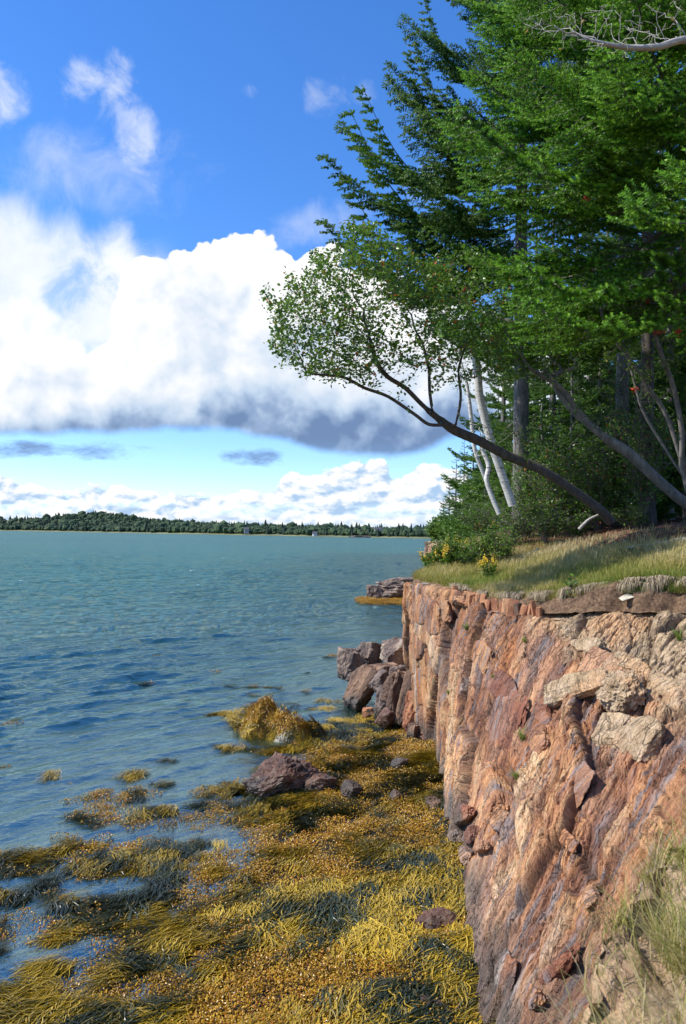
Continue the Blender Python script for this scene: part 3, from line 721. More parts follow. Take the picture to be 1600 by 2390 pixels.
# ------------------------------------------------------------------ land
def build_ground():
    U = np.concatenate([np.linspace(0, 6, 50, endpoint=False), np.linspace(6, 17, 330, endpoint=False), np.linspace(17, NS - 1, 140)])
    d = np.concatenate([np.linspace(.12, .45, 20), np.geomspace(.48, 9, 90), np.geomspace(9.5, 90, 20)])
    uu_, dd = np.meshgrid(U, d, indexing='ij')
    P = ground_point(uu_.ravel(), dd.ravel())
    # ragged overhanging sod edge
    F = station(uu_.ravel())[3]
    k = np.exp(-((dd.ravel() - .36) / .07) ** 2) * F[:, 0]
    Dn = station(uu_.ravel())[2]
    P = P - Dn * (k * (.02 + .30 * fbm(P * np.array([3., 3., 0]), 3, 61)))[:, None]
    P = P + Dn * (fbm(np.stack([uu_.ravel() * 6, dd.ravel() * 0, dd.ravel() * 0], -1), 3, 62) * .45 * np.exp(-(dd.ravel() / 1.2) ** 2) * F[:, 0])[:, None]
    P[:, 2] += fbm(P * 9., 4, 63, .65) * np.interp(dd.ravel(), [.1, .3, .6], [.05, .14, .05]) * np.clip(F[:, 0] + .25, 0, 1) - .16 * np.clip((.75 - dd.ravel()) / .3, 0, 1) * (F[:, 0] < .15) - .03 * (dd.ravel() < .2)
    nu, nv = uu_.shape
    i = np.arange(nu - 1)[:, None] * nv; j = np.arange(nv - 1)[None]
    Fq = np.stack([i + j, i + nv + j, i + nv + j + 1, i + j + 1], -1).reshape(-1, 4)
    inner = np.where(F[:, 0] < .15, np.minimum(dd.ravel() + .12, 1.2), dd.ravel())
    o = link('ground', mesh_np('ground', P, [Fq], [M_GROUND], None, {'inner': inner}, True))
    tag(o, kind='structure')
build_ground()

# ================================================================== sea bed and water
def grid_mesh(name, X, Y, Z, mats, attrs=None, smooth=True):
    nu, nv = X.shape
    i = np.arange(nu - 1)[:, None] * nv; j = np.arange(nv - 1)[None]
    Fq = np.stack([i + j, i + nv + j, i + nv + j + 1, i + j + 1], -1).reshape(-1, 4)
    return mesh_np(name, np.stack([X, Y, Z], -1).reshape(-1, 3), [Fq], mats, None, attrs, smooth)
def build_bed():
    x = np.concatenate([-np.geomspace(900, 8.2, 30), np.linspace(-8, 4.5, 210), np.geomspace(4.8, 900, 30)])
    y = np.concatenate([np.linspace(-200, 0, 8, endpoint=False), np.linspace(0, 3.9, 10, endpoint=False), np.linspace(4, 22, 280), np.geomspace(22.3, 1600, 60)])
    X, Y = np.meshgrid(x, y, indexing='ij')
    xy = np.stack([X.ravel(), Y.ravel()], -1)
    Z = bed_z(xy); Z = np.where(np.abs(X.ravel()) > 100, -8, Z)
    Z = np.minimum(Z, .45)
    m, g, p, out = new_mat('weedy_sea_bed')
    pos = g.node('ShaderNodeNewGeometry').outputs['Position']
    n = g.noise(pos, 2.2, 6, 0.65)
    g.set(p.inputs['Base Color'], g.mix(g.smooth(g.noise(pos, 9, 5, .6), .45, .6), g.ramp(n, [(0.35, (0.010, 0.014, 0.012)), (0.55, (0.035, 0.032, 0.012)), (0.7, (0.09, 0.065, 0.02))]), (0.03, 0.025, 0.02)))
    p.inputs['Roughness'].default_value = 0.5
    bump(g, p, g.noise(pos, 30, 6, .7), 1, .05)
    o = link('seabed', grid_mesh('seabed', X, Y, Z.reshape(X.shape), [m])); tag(o, kind='structure')
build_bed()

def water_mat():
    m, g, p, out = new_mat('sea_water')
    g.n.remove(p)
    pos = g.node('ShaderNodeNewGeometry').outputs['Position']
    dep = attr(g, 'depth')
    x, y, z = g.xyz(pos)
    dist = g.vm('LENGTH', pos)
    # ripples: crests run towards the upper right
    c_, s_ = math.cos(R(43)), math.sin(R(43))
    a = g.m('ADD', g.m('MULTIPLY', x, c_), g.m('MULTIPLY', y, s_)); b = g.m('ADD', g.m('MULTIPLY', x, -s_), g.m('MULTIPLY', y, c_))
    rp = g.comb(g.m('MULTIPLY', a, 0.55), b, 0)
    n1 = g.noise(rp, 9.0, 6, 0.6, 0.5)
    n2 = g.noise(rp, 2.6, 6, 0.6, 0.3)
    n3 = g.noise(g.comb(g.m('MULTIPLY', a, 0.6), b, 3), 0.55, 5, 0.6)
    h = g.m('ADD', g.m('MULTIPLY', n1, g.lin(dist, 6, 60, 0.024, 0.020)), g.m('ADD', g.m('MULTIPLY', n2, g.lin(dist, 8, 40, 0.075, 0.13)), g.m('MULTIPLY', n3, g.lin(dist, 10, 80, 0.12, 0.85))))
    bp = g.node('ShaderNodeBump'); bp.inputs['Distance'].default_value = 1.0
    calm = g.smooth(dep, 0.05, 1.6, 0.55, 1.0)
    g.set(bp.inputs['Strength'], calm)
    g.set(bp.inputs['Height'], h)
    fr = g.node('ShaderNodeFresnel'); fr.inputs['IOR'].default_value = 1.333
    g.l.new(bp.outputs[0], fr.inputs['Normal'])
    gl = g.node('ShaderNodeBsdfGlossy'); g.set(gl.inputs['Roughness'], g.lin(dist, 10, 300, 0.05, 0.25))
    gl.inputs['Color'].default_value = (0.74, 0.92, 0.84, 1)
    g.l.new(bp.outputs[0], gl.inputs['Normal'])
    df = g.node('ShaderNodeBsdfDiffuse')
    g.set(df.inputs['Color'], g.mix(g.smooth(dep, 1.0, 5.0), (0.014, 0.054, 0.046), (0.020, 0.090, 0.076)))
    g.l.new(bp.outputs[0], df.inputs['Normal'])
    trn = g.node('ShaderNodeBsdfTransparent'); trn.inputs['Color'].default_value = (0.80, 0.90, 0.84, 1)
    op = g.m('SUBTRACT', 1.0, g.m('EXPONENT', g.m('MULTIPLY', g.m('MAXIMUM', dep, 0), -1.7)))
    body = g.node('ShaderNodeMixShader'); g.set(body.inputs[0], op)
    g.l.new(trn.outputs[0], body.inputs[1]); g.l.new(df.outputs[0], body.inputs[2])
    top_ = g.node('ShaderNodeMixShader'); g.set(top_.inputs[0], g.m('MULTIPLY', fr.outputs[0], g.lin(dist, 5, 50, 0.42, 0.30)))
    g.l.new(body.outputs[0], top_.inputs[1]); g.l.new(gl.outputs[0], top_.inputs[2])
    foam = g.m('MULTIPLY', g.smooth(g.noise(g.comb(g.m('MULTIPLY', a, 0.5), b, 1), 1.3, 6, 0.72), 0.66, 0.72), g.smooth(dist, 22, 50))
    fd = g.node('ShaderNodeBsdfDiffuse'); fd.inputs['Color'].default_value = (0.6, 0.66, 0.68, 1)
    fin = g.node('ShaderNodeMixShader'); g.set(fin.inputs[0], g.m('MULTIPLY', foam, 0.7))
    g.l.new(top_.outputs[0], fin.inputs[1]); g.l.new(fd.outputs[0], fin.inputs[2])
    g.l.new(fin.outputs[0], out.inputs[0])
    return m
def wave_z(X, Y, dep, rr):
    Z = np.zeros_like(X)
    wr = np.random.default_rng(12)
    p2 = np.stack([X * .12, Y * .12, X * 0], -1)
    mod = fbm(p2, 3, 71) * 2.2 + 1
    ph = fbm(np.stack([X * .35, Y * .35, X * 0], -1), 3, 72) * 5
    for lam, amp in ((5.2, .026), (3.7, .030), (2.6, .028), (1.9, .024), (1.35, .019), (.95, .018), (.68, .014), (.5, .010), (.36, .006), (9, .03), (14, .03)):
        for q in range(3):
            th = R(-47 + wr.normal(0, 15)); kx, ky = math.cos(th), math.sin(th)
            k = 2 * np.pi / (lam * wr.uniform(.85, 1.15))
            a = amp / 1.7 * np.exp(-(rr / (lam * 75)) ** 2)
            sft = np.sin((X * kx + Y * ky) * k + wr.uniform(0, 6.3) + ph)
            Z += a * (1.25 - 1.7 * np.abs(sft) ** 1.0 + .35 * sft) * .75 * np.clip(mod, .3, 1.8)
    return Z * np.clip(dep / 1.1 + .05, .06, 1.0)
def build_water():
    r = np.concatenate([np.linspace(2.2, 30, 400, endpoint=False), np.geomspace(30, 200, 170, endpoint=False), np.geomspace(200, 9000, 70)])
    th = np.concatenate([np.linspace(-175, -32, 40, endpoint=False), np.linspace(-32, 17, 360, endpoint=False), np.linspace(17, 185, 40)])
    Rr, Th = np.meshgrid(r, np.radians(th), indexing='ij')
    X = Rr * np.sin(Th); Y = Rr * np.cos(Th)
    xy = np.stack([X.ravel(), Y.ravel()], -1)
    near = (Rr.ravel() < 260)
    dep = np.full(len(xy), 8.0); dep[near] = -bed_z(xy[near]); dep = dep.reshape(X.shape)
    Z = wave_z(X, Y, dep, Rr)
    o = link('sea', grid_mesh('sea', X, Y, Z, [water_mat()], {'depth': dep.ravel()})); tag(o, kind='structure')
build_water()
def surf(xy):
    xy = np.asarray(xy, float).reshape(-1, 2)
    return wave_z(xy[:, 0], xy[:, 1], -bed_z(xy), np.linalg.norm(xy, axis=1))

# ================================================================== seaweed (nobody could count it)
def weed_templates():
    out = []
    for q in range(6):                                    # bladder tufts
        V = []; F = []; T = []
        k = 60
        for a in range(k):
            r_ = .15 * math.sqrt(random.random()); t_ = random.uniform(0, 6.28)
            c = np.array([r_ * math.cos(t_), r_ * math.sin(t_), random.uniform(.0, .075) * (1.2 - r_ / .15)])
            L = random.uniform(.012, .030); W = L * random.uniform(.22, .42)
            d = np.array([random.gauss(0, 1), random.gauss(0, 1), random.gauss(.5, .6)]); d /= np.linalg.norm(d)
            s = np.cross(d, [0.3, .2, 1]); s /= np.linalg.norm(s); u = np.cross(d, s)
            n0 = len(V)
            V += [c - d * L * .6, c + s * W, c + u * W * .7, c - s * W, c - u * W * .7, c + d * L * .6]
            for e in range(4):
                F += [(n0, n0 + 1 + e, n0 + 1 + (e + 1) % 4), (n0 + 5, n0 + 1 + (e + 1) % 4, n0 + 1 + e)]
            tt = random.gauss(0, .22); T += [tt] * 6
        out.append((np.array(V), np.array(F), np.array(T)))
    strands = []
    for q in range(6):                                    # combed strands
        V = []; F = []; T = []
        for a in range(44):
            y0 = random.uniform(-.11, .11); x0 = random.uniform(-.12, .08); L = random.uniform(.13, .33)
            ns = 4; ph = random.uniform(0, 6.3); wv = random.uniform(.006, .02); turn = random.gauss(0, .25) + y0 * 1.8
            hgt = random.uniform(.015, .065); wd = random.uniform(.0022, .0045)
            pts = []
            x, y, th = x0, y0, turn * .3
            for e in range(ns + 1):
                f = e / ns
                pts.append((x, y + wv * math.sin(ph + f * 9), hgt * (1 - f) ** .7 * (1.0 if f > 0 else .6) + .004))
                th += turn / ns; x += L / ns * math.cos(th); y += L / ns * math.sin(th)
            pts = np.array(pts); n0 = len(V)
            for e, pnt in enumerate(pts):
                ww = wd * (1 if e < ns else .3)
                V += [pnt + (0, -ww, 0), pnt + (0, ww, wd * .6)]
            for e in range(ns): F.append((n0 + 2 * e, n0 + 2 * e + 2, n0 + 2 * e + 3, n0 + 2 * e + 1))
            T += [random.gauss(0, .13)] * (2 * ns + 2)
        strands.append((np.array(V), np.array(F), np.array(T)))
    return out, strands
TUFTS, STRANDS = weed_templates()
def place_all(temps, pos, ang, scl, tint, zs=1.0, tilt=None):
    """replicates templates; returns V, F, T"""
    Vs, Fs, Ts, n = [], [], [], 0
    kind = rng.integers(0, len(temps), len(pos))
    for k, (V, F, T) in enumerate(temps):
        ids = np.nonzero(kind == k)[0]
        if len(ids) == 0: continue
        ca, sa = np.cos(ang[ids])[:, None], np.sin(ang[ids])[:, None]; sc_ = scl[ids][:, None]
        X = (V[:, 0] * ca - V[:, 1] * sa) * sc_; Y = (V[:, 0] * sa + V[:, 1] * ca) * sc_; Z = V[:, 2][None] * sc_ * zs
        if tilt is not None:
            Z = Z + X * tilt[ids, 0][:, None] + Y * tilt[ids, 1][:, None]
        W = np.stack([X + pos[ids, 0][:, None], Y + pos[ids, 1][:, None], Z + pos[ids, 2][:, None]], -1)
        Vs.append(W.reshape(-1, 3)); Ts.append((T[None] + tint[ids][:, None]).ravel())
        off = (np.arange(len(ids)) * len(V) + n)[:, None, None]
        Fs.append((F[None] + off).reshape(-1, F.shape[1])); n += len(ids) * len(V)
    return np.concatenate(Vs), np.concatenate(Fs), np.concatenate(Ts)
def slope_bed(xy):
    e = .06
    return np.stack([(bed_z(xy + [e, 0]) - bed_z(xy - [e, 0])) / (2 * e), (bed_z(xy + [0, e]) - bed_z(xy - [0, e])) / (2 * e)], -1)
def build_weed():
    N = 60000
    x = rng.uniform(-7.5, 2.2, N); y = 4.5 + 23 * rng.random(N) ** 1.7
    y[:2500] = rng.normal(15.5, .5, 2500); x[:2500] = -1.45 + (y[:2500] - 15.6) * .5 + rng.normal(0, .8, 2500)      # the hump
    xy = np.stack([x, y], -1)
    d = dist_foot(xy)
    bz = bed_z(xy)
    z = np.maximum(bz, -0.02) + .0
    px, py, _ = proj(np.stack([x, y, z], -1))
    vis = (px > -60) & (px < 1240) & (py < 2480) & (d > -.30)
    patch = fbm(np.stack([x * .55 + y * .25, y * .95 - x * .3, x * 0], -1), 4, 81) * .8 + fbm(np.stack([x * 1.4 + y * .6, y * 2.6 - x * .9, x * 0], -1), 3, 181) * .45        # weed / open water
    kindn = fbm(np.stack([x * 1.9, y * 1.9, x * 0 + 5], -1), 4, 82)
    # coverage falls with distance from the cliff foot and with distance along the shore
    lim = np.interp(y, [5, 7, 9, 11, 13, 15, 18, 22, 28], [10.5, 9.0, 6.8, 5.4, 4.8, 5.0, 5.4, 5.4, 5.6])
    cov = np.interp(d / lim, [0, .35, .6, .9, 1.15, 1.5, 2.2], [1, .80, .52, .38, .28, .18, .07])
    cov = cov * np.where((y > 13.2) & (bz < -.02), np.interp(y, [13.2, 18, 26], [.62, .48, .36]), 1)
    cov = np.where(bz > .02, 1, cov)
    keep = vis & ((patch * 1.6 + .5) < cov * 1.15) & (rng.random(N) < np.interp(y, [5, 10, 20], [1, .8, .42]))
    idx = np.nonzero(keep)[0]
    ang0 = np.pi + .55 + fbm(np.stack([x * .5, y * .5, x * 0 + 2], -1), 3, 84) * 4.2
    # kinds
    exposed = bz > -.06
    tuft = (kindn + rng.normal(0, .09, N)) > np.where(exposed, -.04, .03)
    hump = (bz > .10)
    tuft = tuft | (hump & (y > 13.5))
    dark = fbm(np.stack([x * 2.1, y * 2.1, x * 0 + 9], -1), 3, 85)
    sl = slope_bed(xy) * (bz > -.02)[:, None]
    zb = np.where(bz > -.02, bz, surf(xy) - np.where(rng.random(N) < np.interp(d, [1, 4], [.5, .22]), .012, rng.uniform(.03, .10, N)))
    gap = fbm(np.stack([x * .9 + y * .35, y * 2.3 - x * .7, x * 0 + 3], -1), 4, 87, .6)
    keep &= ~((gap > np.interp(d / lim, [.22, .45, .8, 1.5], [.30, .07, .02, .0])) & (bz < .05))
    keep[:2500] = vis[:2500] & (bz[:2500] > -.03) & (rng.random(2500) < .45); idx = np.nonzero(keep)[0]
    it = idx[tuft[idx]][:3100]; js = idx[~tuft[idx]][:3900]
    pos = np.stack([x, y, zb], -1)
    V, F, T = place_all(TUFTS, pos[it] + [0, 0, .015], rng.uniform(0, 6.3, len(it)), rng.uniform(.75, 1.25, len(it)), .58 + .55 * fbm(pos[it] * 1.3, 3, 86) + rng.normal(0, .10, len(it)), np.where(exposed[it].mean() > 0, 1.0, 1.0), sl[it])
    n2_ = 620                                                # weed round the offshore ledge
    q_ = np.array([at(rng.uniform(835, 1000), 1398 + rng.normal(0, 5), 46) for _ in range(n2_)]); q_[:, 1] = rng.normal(45.2, .8, n2_); q_[:, 2] = rng.uniform(-.02, .22, n2_)
    V2, F2, T2_ = place_all(TUFTS, q_, rng.uniform(0, 6.3, n2_), rng.uniform(1.4, 2.2, n2_), rng.normal(.7, .1, n2_))
    F = np.concatenate([F, F2 + len(V)]); V = np.concatenate([V, V2]); T = np.concatenate([T, T2_])
    me = mesh_np('rockweed', V, [F], [M_WEED], None, {'tint': np.clip(T, 0, 1)}, False)
    tag(link('rockweed', me), label='golden brown bladder rockweed heaped at the foot of the cliff', kind='stuff')
    tn = np.where(dark[js] > .04, .16, .60) + rng.normal(0, .08, len(js)) + .5 * fbm(pos[js] * .8, 2, 88)
    V, F, T = place_all(STRANDS, pos[js] + [0, 0, .02], ang0[js] + rng.normal(0, .5, len(js)), rng.uniform(.65, 1.25, len(js)), tn, 1.0, sl[js])
    me = mesh_np('knotted_wrack', V, [F], [M_WRACK], None, {'tint': np.clip(T, 0, 1)}, False)
    tag(link('knotted_wrack', me), label='long combed olive strands of wrack floating by the shore', kind='stuff')
    print('weed', len(it), len(js))
build_weed()

# ================================================================== rocks
import bmesh
def ico(sub):
    bm = bmesh.new(); bmesh.ops.create_icosphere(bm, subdivisions=sub, radius=1)
    V = np.array([v.co[:] for v in bm.verts]); F = np.array([[v.index for v in f.verts] for f in bm.faces]); bm.free()
    return V / np.linalg.norm(V, axis=1, keepdims=True), F
ICO = {k: ico(k) for k in (3, 4, 5, 6)}
def rock_geo(seed, dims, planes=13, sub=5, rough=1.5, bed=0.0, sharp=1.0):
    r_ = np.random.default_rng(seed)
    D_, F = ICO[sub]
    n = r_.normal(size=(planes, 3)); n /= np.linalg.norm(n, axis=1, keepdims=True)
    n = np.vstack([n, [[0, 0, 1], [0, 0, -1], [1, .1, .1], [-1, .1, 0], [0, 1, 0], [.1, -1, .1]]])
    dd = r_.uniform(.66, 1.0, len(n))
    c = D_ @ n.T
    rr = np.where(c > .05, dd / np.maximum(c, .05), 9)
    rs = np.sort(rr, axis=1)
    rad = rs[:, 0] - .015 * np.exp(-(rs[:, 1] - rs[:, 0]) / .03) * sharp
    V = D_ * rad[:, None]
    nz_ = fbm(V * 2.2 + seed, 5, seed % 50, .55)
    V = V * (1 + .20 * rough * nz_)[:, None]
    if bed:
        V[:, 0] += bed * np.abs(fbm(np.stack([V[:, 2] * 5 + seed, V[:, 0], V[:, 1] * 2], -1), 3, 91)) * .6
        q = np.floor((V[:, 0] * .8 + V[:, 1] * .3) * 5 + seed) 
        V *= (1 + bed * (.10 * (_h(q.astype(np.int64), q.astype(np.int64) * 0, q.astype(np.int64) * 0, 5) - .5)))[:, None]
    V += (fbm(V * 7 + seed, 4, 92, .6) * .10 * rough - np.abs(fbm(V * 4 + seed, 3, 93)) * .16 * rough)[:, None] * D_
    return V * (np.asarray(dims) / 2), F
def rock_mesh(name, mat, *a, **k):
    V, F = rock_geo(*a, **k); return mesh_np(name, V, [F], [mat])
GR = 'boulders at the foot of the cliff'
def put_rock(px, py, y, wpx, hpx, mat, label, seed, depth=None, rot=(0, 0, 0), name='boulder', cat='boulder', group=None, sub=5, **k):
    c = at(px, py, y); s_ = y / FPX
    w_, h_ = wpx * s_, hpx * s_
    o = link(name, rock_mesh(name, mat, seed, (w_, depth or (w_ + h_) / 2, h_ * 1.1), sub=sub, **k))
    o.location = c; o.rotation_euler = rot
    tag(o, label, cat, group)
    return o
put_rock(815, 1552, 19.4, 74, 98, M_GREY, 'grey blocky boulder, leftmost of the pile out in the water', 11, rot=(.1, .15, .3), group=GR)
put_rock(868, 1524, 20.0, 72, 58, M_GREY, 'dark rounded boulder behind the blocky grey one, against open water', 12, rot=(0, .2, 1), group=GR)
put_rock(926, 1520, 19.2, 86, 62, M_GREY, 'black and grey humped boulder beside the corner of the cliff', 13, rot=(.2, 0, .4), group=GR)
put_rock(896, 1562, 18.4, 92, 34, M_RED, 'flat brown slab lying on top of the boulder pile', 14, rot=(.1, -.12, .2), group=GR)
put_rock(842, 1608, 17.9, 76, 112, M_RED, 'tall leaning lilac-brown boulder with rockweed at its foot', 15, rot=(.1, .42, .2), group=GR)
put_rock(892, 1592, 17.3, 70, 62, M_GREY, 'pale-topped boulder in the middle of the pile', 16, rot=(0, -.2, .8), group=GR)
put_rock(896, 1640, 16.6, 62, 84, M_GREY, 'dark wet boulder in the shade left of the outcrop', 17, rot=(.1, .1, 0), group=GR)
put_rock(928, 1572, 17.2, 54, 48, M_GREY, 'small grey boulder wedged behind the outcrop', 18, rot=(.3, .1, 0), group=GR)
put_rock(984, 1552, 15.2, 54, 72, M_MAROON, 'rounded red-brown boulder leaning against the cliff corner', 19, rot=(0, .25, .2), rough=.5, group=GR)
put_rock(904, 1676, 15.6, 52, 60, M_MAROON, 'maroon block at the waterline under the outcrop', 20, rot=(.1, .5, .2), group=GR)
put_rock(858, 1664, 16.4, 34, 26, M_RUST, 'small square orange stone lying in the weed', 21, group=GR, sub=4)
put_rock(650, 1830, 12.1, 160, 100, M_MAROON, 'big dark maroon boulder with ridged side, alone in the weed', 22, depth=.8, rot=(.05, -.30, .35), bed=1.2, group=GR, sub=6)
put_rock(742, 1838, 12.0, 90, 62, M_MAROON, 'low dark rock with rockweed on it, joined to the big maroon boulder', 23, depth=.6, rot=(0, .1, .4), group=GR)
put_rock(820, 1850, 11.6, 60, 50, M_RED, 'pinkish brown rock half buried in weed right of the big boulder', 24, rot=(.2, .3, .4), group=GR)
put_rock(924, 1862, 11.3, 44, 38, M_RED, 'small brown rock poking through golden weed near the cliff', 25, rot=(.2, .3, .4), group=GR, sub=4)
put_rock(932, 1782, 13.0, 46, 26, M_RED, 'small reddish rock tilted at the edge of the pool', 26, rot=(.0, -.6, .4), group=GR, sub=4)
put_rock(1012, 1892, 10.9, 64, 56, M_RED, 'pale pink boulder at the cliff foot above the weed', 27, rot=(.2, .1, .4), group=GR)
put_rock(1006, 2165, 7.6, 140, 90, M_MAROON, 'flat weed-stained dark red rock under the cliff', 28, depth=.5, rot=(0, -.05, .2), group=GR)
put_rock(1010, 2375, 6.3, 130, 80, M_MAROON, 'reddish rock at the bottom edge of the picture', 29, depth=.4, rot=(0, 0, .6), group=GR)
put_rock(812, 2378, 6.3, 46, 30, M_RED, 'little pinkish stone among the weed at the bottom', 30, rot=(0, .2, .6), group=GR, sub=4)
# the jagged outcrop: one thing made of upright slabs
oc = empty('rock_outcrop', at(965, 1735, 15.0), label='jagged outcrop of upright brown slabs at the corner of the cliff', cat='rock outcrop')
def child_rock(parent, name, px, py, y, wpx, hpx, mat, seed, depth, rot, sub=4, label=None, **k):
    s_ = y / FPX
    o = link(name, rock_mesh(name, mat, seed, (wpx * s_, depth, hpx * s_), sub=sub, **k), parent)
    o.matrix_basis = Matrix.Translation(at(px, py, y) - parent.location) @ Matrix.Rotation(rot[2], 4, 'Z') @ Matrix.Rotation(rot[1], 4, 'Y') @ Matrix.Rotation(rot[0], 4, 'X')
    if label: o['label'] = label
    return o
bpy.context.view_layer.update()
OUT = [(930, 1640, 15.7, 62, 130, M_RED, .5, .08), (958, 1628, 15.3, 46, 120, M_RED, .4, .1), (968, 1668, 15.0, 50, 100, M_RUST, .35, .12),
       (990, 1600, 15.4, 44, 90, M_RED, .4, -.3), (1006, 1660, 15.1, 52, 130, M_GREY, .5, .05), (966, 1716, 14.7, 44, 70, M_RED, .4, .02),
       (945, 1590, 15.9, 60, 40, M_RED, .5, 0), (1012, 1720, 14.5, 56, 50, M_MAROON, .5, .5), (985, 1722, 14.6, 40, 40, M_MAROON, .4, .6),
       (1010, 1580, 15.0, 34, 46, M_RED, .4, .2), (912, 1606, 15.9, 30, 60, M_RED, .4, .1), (966, 1750, 14.5, 30, 26, M_GREY, .3, .2), (1000, 1640, 14.9, 26, 80, M_RUST, .25, -.15)]
for k_, (px, py, y, wp, hp, mt, dp, rt_) in enumerate(OUT):
    child_rock(oc, 'rock_slab', px, py, y, wp * 1.2, hp * 1.25, mt, 100 + k_, dp, (.1, rt_, .3 + .2 * (k_ % 3)), sub=5, bed=.6)
# slabs and wedged blocks of the cliff face (parts of the cliff)
def on_cliff(px, py):
    d2 = (CPX - px) ** 2 + (CPY - py) ** 2
    near = np.nonzero(d2 < 36)[0]
    if len(near) == 0: k = int(d2.argmin())
    else: k = int(near[CPD[near].argmin()])
    return CV[k], CN[k], CPD[k]
def cliff_block(px, py, wpx, hpx, thick, mat, seed, lean=.35, sink=.42, sub=4, top=False, label=None, **k):
    P, N, dep_ = on_cliff(px, py)
    s_ = dep_ / FPX
    n = Vector(N).normalized(); n.z *= .5; n.normalize()
    upd = (Vector((0, 0, 1)) - n * n.z).normalized(); side = upd.cross(n)
    ca, sa = math.cos(lean), math.sin(lean)
    # lean to the right as seen from the camera
    right = side if side.dot(Vector(rt)) > 0 else -side
    u2 = upd * ca + right * sa; r2 = u2.cross(n)
    Mx = Matrix((r2, n, u2)).transposed().to_4x4()
    Mx.translation = Vector(P) + n * (thick * (.5 - sink))
    f = max(.4, abs(right.dot(Vector(rt))))
    nm = 'boulder' if top else 'rock_slab'
    V, F = rock_geo(seed, (wpx * s_ / f, thick, hpx * s_ * 1.05), sub=sub, **k)
    tn = {M_PALE: (.5, .5, .8), M_RUST: (.6, .75, 0), M_RED: (.45, .4, 0), M_MAROON: (.25, .06, 0), M_GREY: (.2, .3, 0)}[mat]
    n_ = len(V); W_ = V @ np.array(Mx.to_3x3()).T + np.array(Mx.translation)
    me = mesh_np(nm, V, [F], [M_CLIFF], None, {'strata': np.stack([V[:, 0] + seed * 1.7, V[:, 2] + seed, V[:, 1] * .3], -1),
        'cell': np.tile([tn[0] + .1 * math.sin(seed * 9.1), tn[1], .5], (n_, 1)), 'pale': np.full(n_, tn[2]), 'crack': np.zeros(n_)})
    o = link(nm, me, None if top else cliff)
    o.matrix_world = Mx
    if label: o['label'] = label
    return o
b_ = cliff_block(1466, 1632, 86, 120, .42, M_PALE, 201, .35, .12, 6, top=True, rough=2.4, planes=20, label='large pale pitted boulder jutting from the upper cliff face')
b_['category'] = 'boulder'
for k_, (px, py, wp, hp, th, mt, ln_, sk) in enumerate([
    (1498, 1722, 70, 124, .24, M_PALE, .25, .40), (1422, 1706, 54, 116, .18, M_PALE, -.15, .42), (1345, 1606, 112, 64, .24, M_PALE, -.45, .40),
    (1408, 1560, 86, 76, .22, M_RUST, .3, .4), (1470, 1552, 90, 54, .2, M_PALE, .2, .5), (1560, 1600, 70, 60, .2, M_PALE, .3, .5),
    (1172, 1602, 64, 66, .12, M_MAROON, .2, .45), (1176, 1688, 76, 150, .14, M_MAROON, -.05, .40), (1214, 1655, 24, 66, .08, M_MAROON, -.1, .4),
    (1166, 1842, 112, 70, .34, M_RUST, .3, .3), (1160, 1905, 62, 66, .24, M_RED, .1, .35), (1084, 1906, 90, 52, .24, M_MAROON, .5, .3),
    (1070, 1956, 44, 44, .2, M_RED, .2, .35), (1100, 1948, 36, 52, .2, M_MAROON, .3, .35), (1098, 1992, 40, 34, .2, M_RED, .1, .3), (1128, 1976, 34, 36, .18, M_RUST, .4, .3),
    (1268, 1668, 46, 56, .10, M_MAROON, .7, .5), (1250, 1730, 44, 60, .12, M_RED, .5, .45), (1320, 1960, 50, 40, .12, M_RUST, .1, .45),
    (1300, 2262, 76, 40, .12, M_MAROON, 1.3, .4), (1240, 2330, 50, 60, .1, M_RED, .3, .45),
    (1010, 1440, 40, 90, .16, M_RED, .05, .4), (985, 1420, 44, 84, .16, M_RED, .1, .4), (1040, 1420, 34, 60, .16, M_RUST, 0, .4), (975, 1500, 40, 90, .16, M_RED, .05, .4),
    (1085, 1400, 50, 50, .2, M_RED, .1, .4), (1065, 1390, 34, 40, .2, M_RED, .1, .3), (1120, 1520, 50, 60, .1, M_RUST, .2, .5), (1370, 1500, 70, 44, .16, M_PALE, .1, .5),
    (1380, 2090, 40, 50, .12, M_RUST, .2, .45), (1345, 1830, 40, 110, .08, M_RED, .25, .5), (1180, 2270, 60, 90, .12, M_GREY, .2, .45)]):
    cliff_block(px, py, wp, hp, th, mt, 210 + k_, ln_, sk, 5 if wp > 70 else 4)
# thin slabs standing proud along the top edge
for k_ in range(26):
    u_ = 12.0 + 2.2 * k_ / 26 + random.uniform(-.03, .03)
    p_ = ground_point([u_], [.10])[0]
    V, F = rock_geo(300 + k_, (random.uniform(.04, .11), random.uniform(.10, .24), random.uniform(.18, .46)), planes=5, sub=3, rough=.8)
    o = link('rock_slab', mesh_np('rock_slab', V, [F], [random.choice([M_RUST, M_RED, M_RUST])]), cliff, Vector(p_) + Vector((0, 0, -.02)))
    o.rotation_euler = (random.uniform(-.1, .2), random.uniform(.0, .3), random.uniform(0, 3))
# offshore ledges
put_rock(925, 1376, 47, 140, 52, M_GREY, 'low dark rock ledge standing in the sea beyond the cliff corner', 51, depth=3.0, rot=(0, .0, .2), name='rock_ledge', cat='rock ledge', bed=.8, sub=6)
put_rock(872, 1380, 46.5, 44, 36, M_GREY, 'small black rock at the seaward tip of the ledge in the water', 52, name='rock_ledge', cat='rock ledge')
put_rock(1022, 1286, 132, 66, 44, M_RED, 'squat brown sea cliff at the tip of the wooded headland', 53, depth=6, name='rock_ledge', cat='rock ledge', bed=1, sub=6)
put_rock(1000, 1300, 128, 46, 10, M_GREY, 'low dark reef running out from the headland', 54, depth=3, name='rock_ledge', cat='rock ledge')

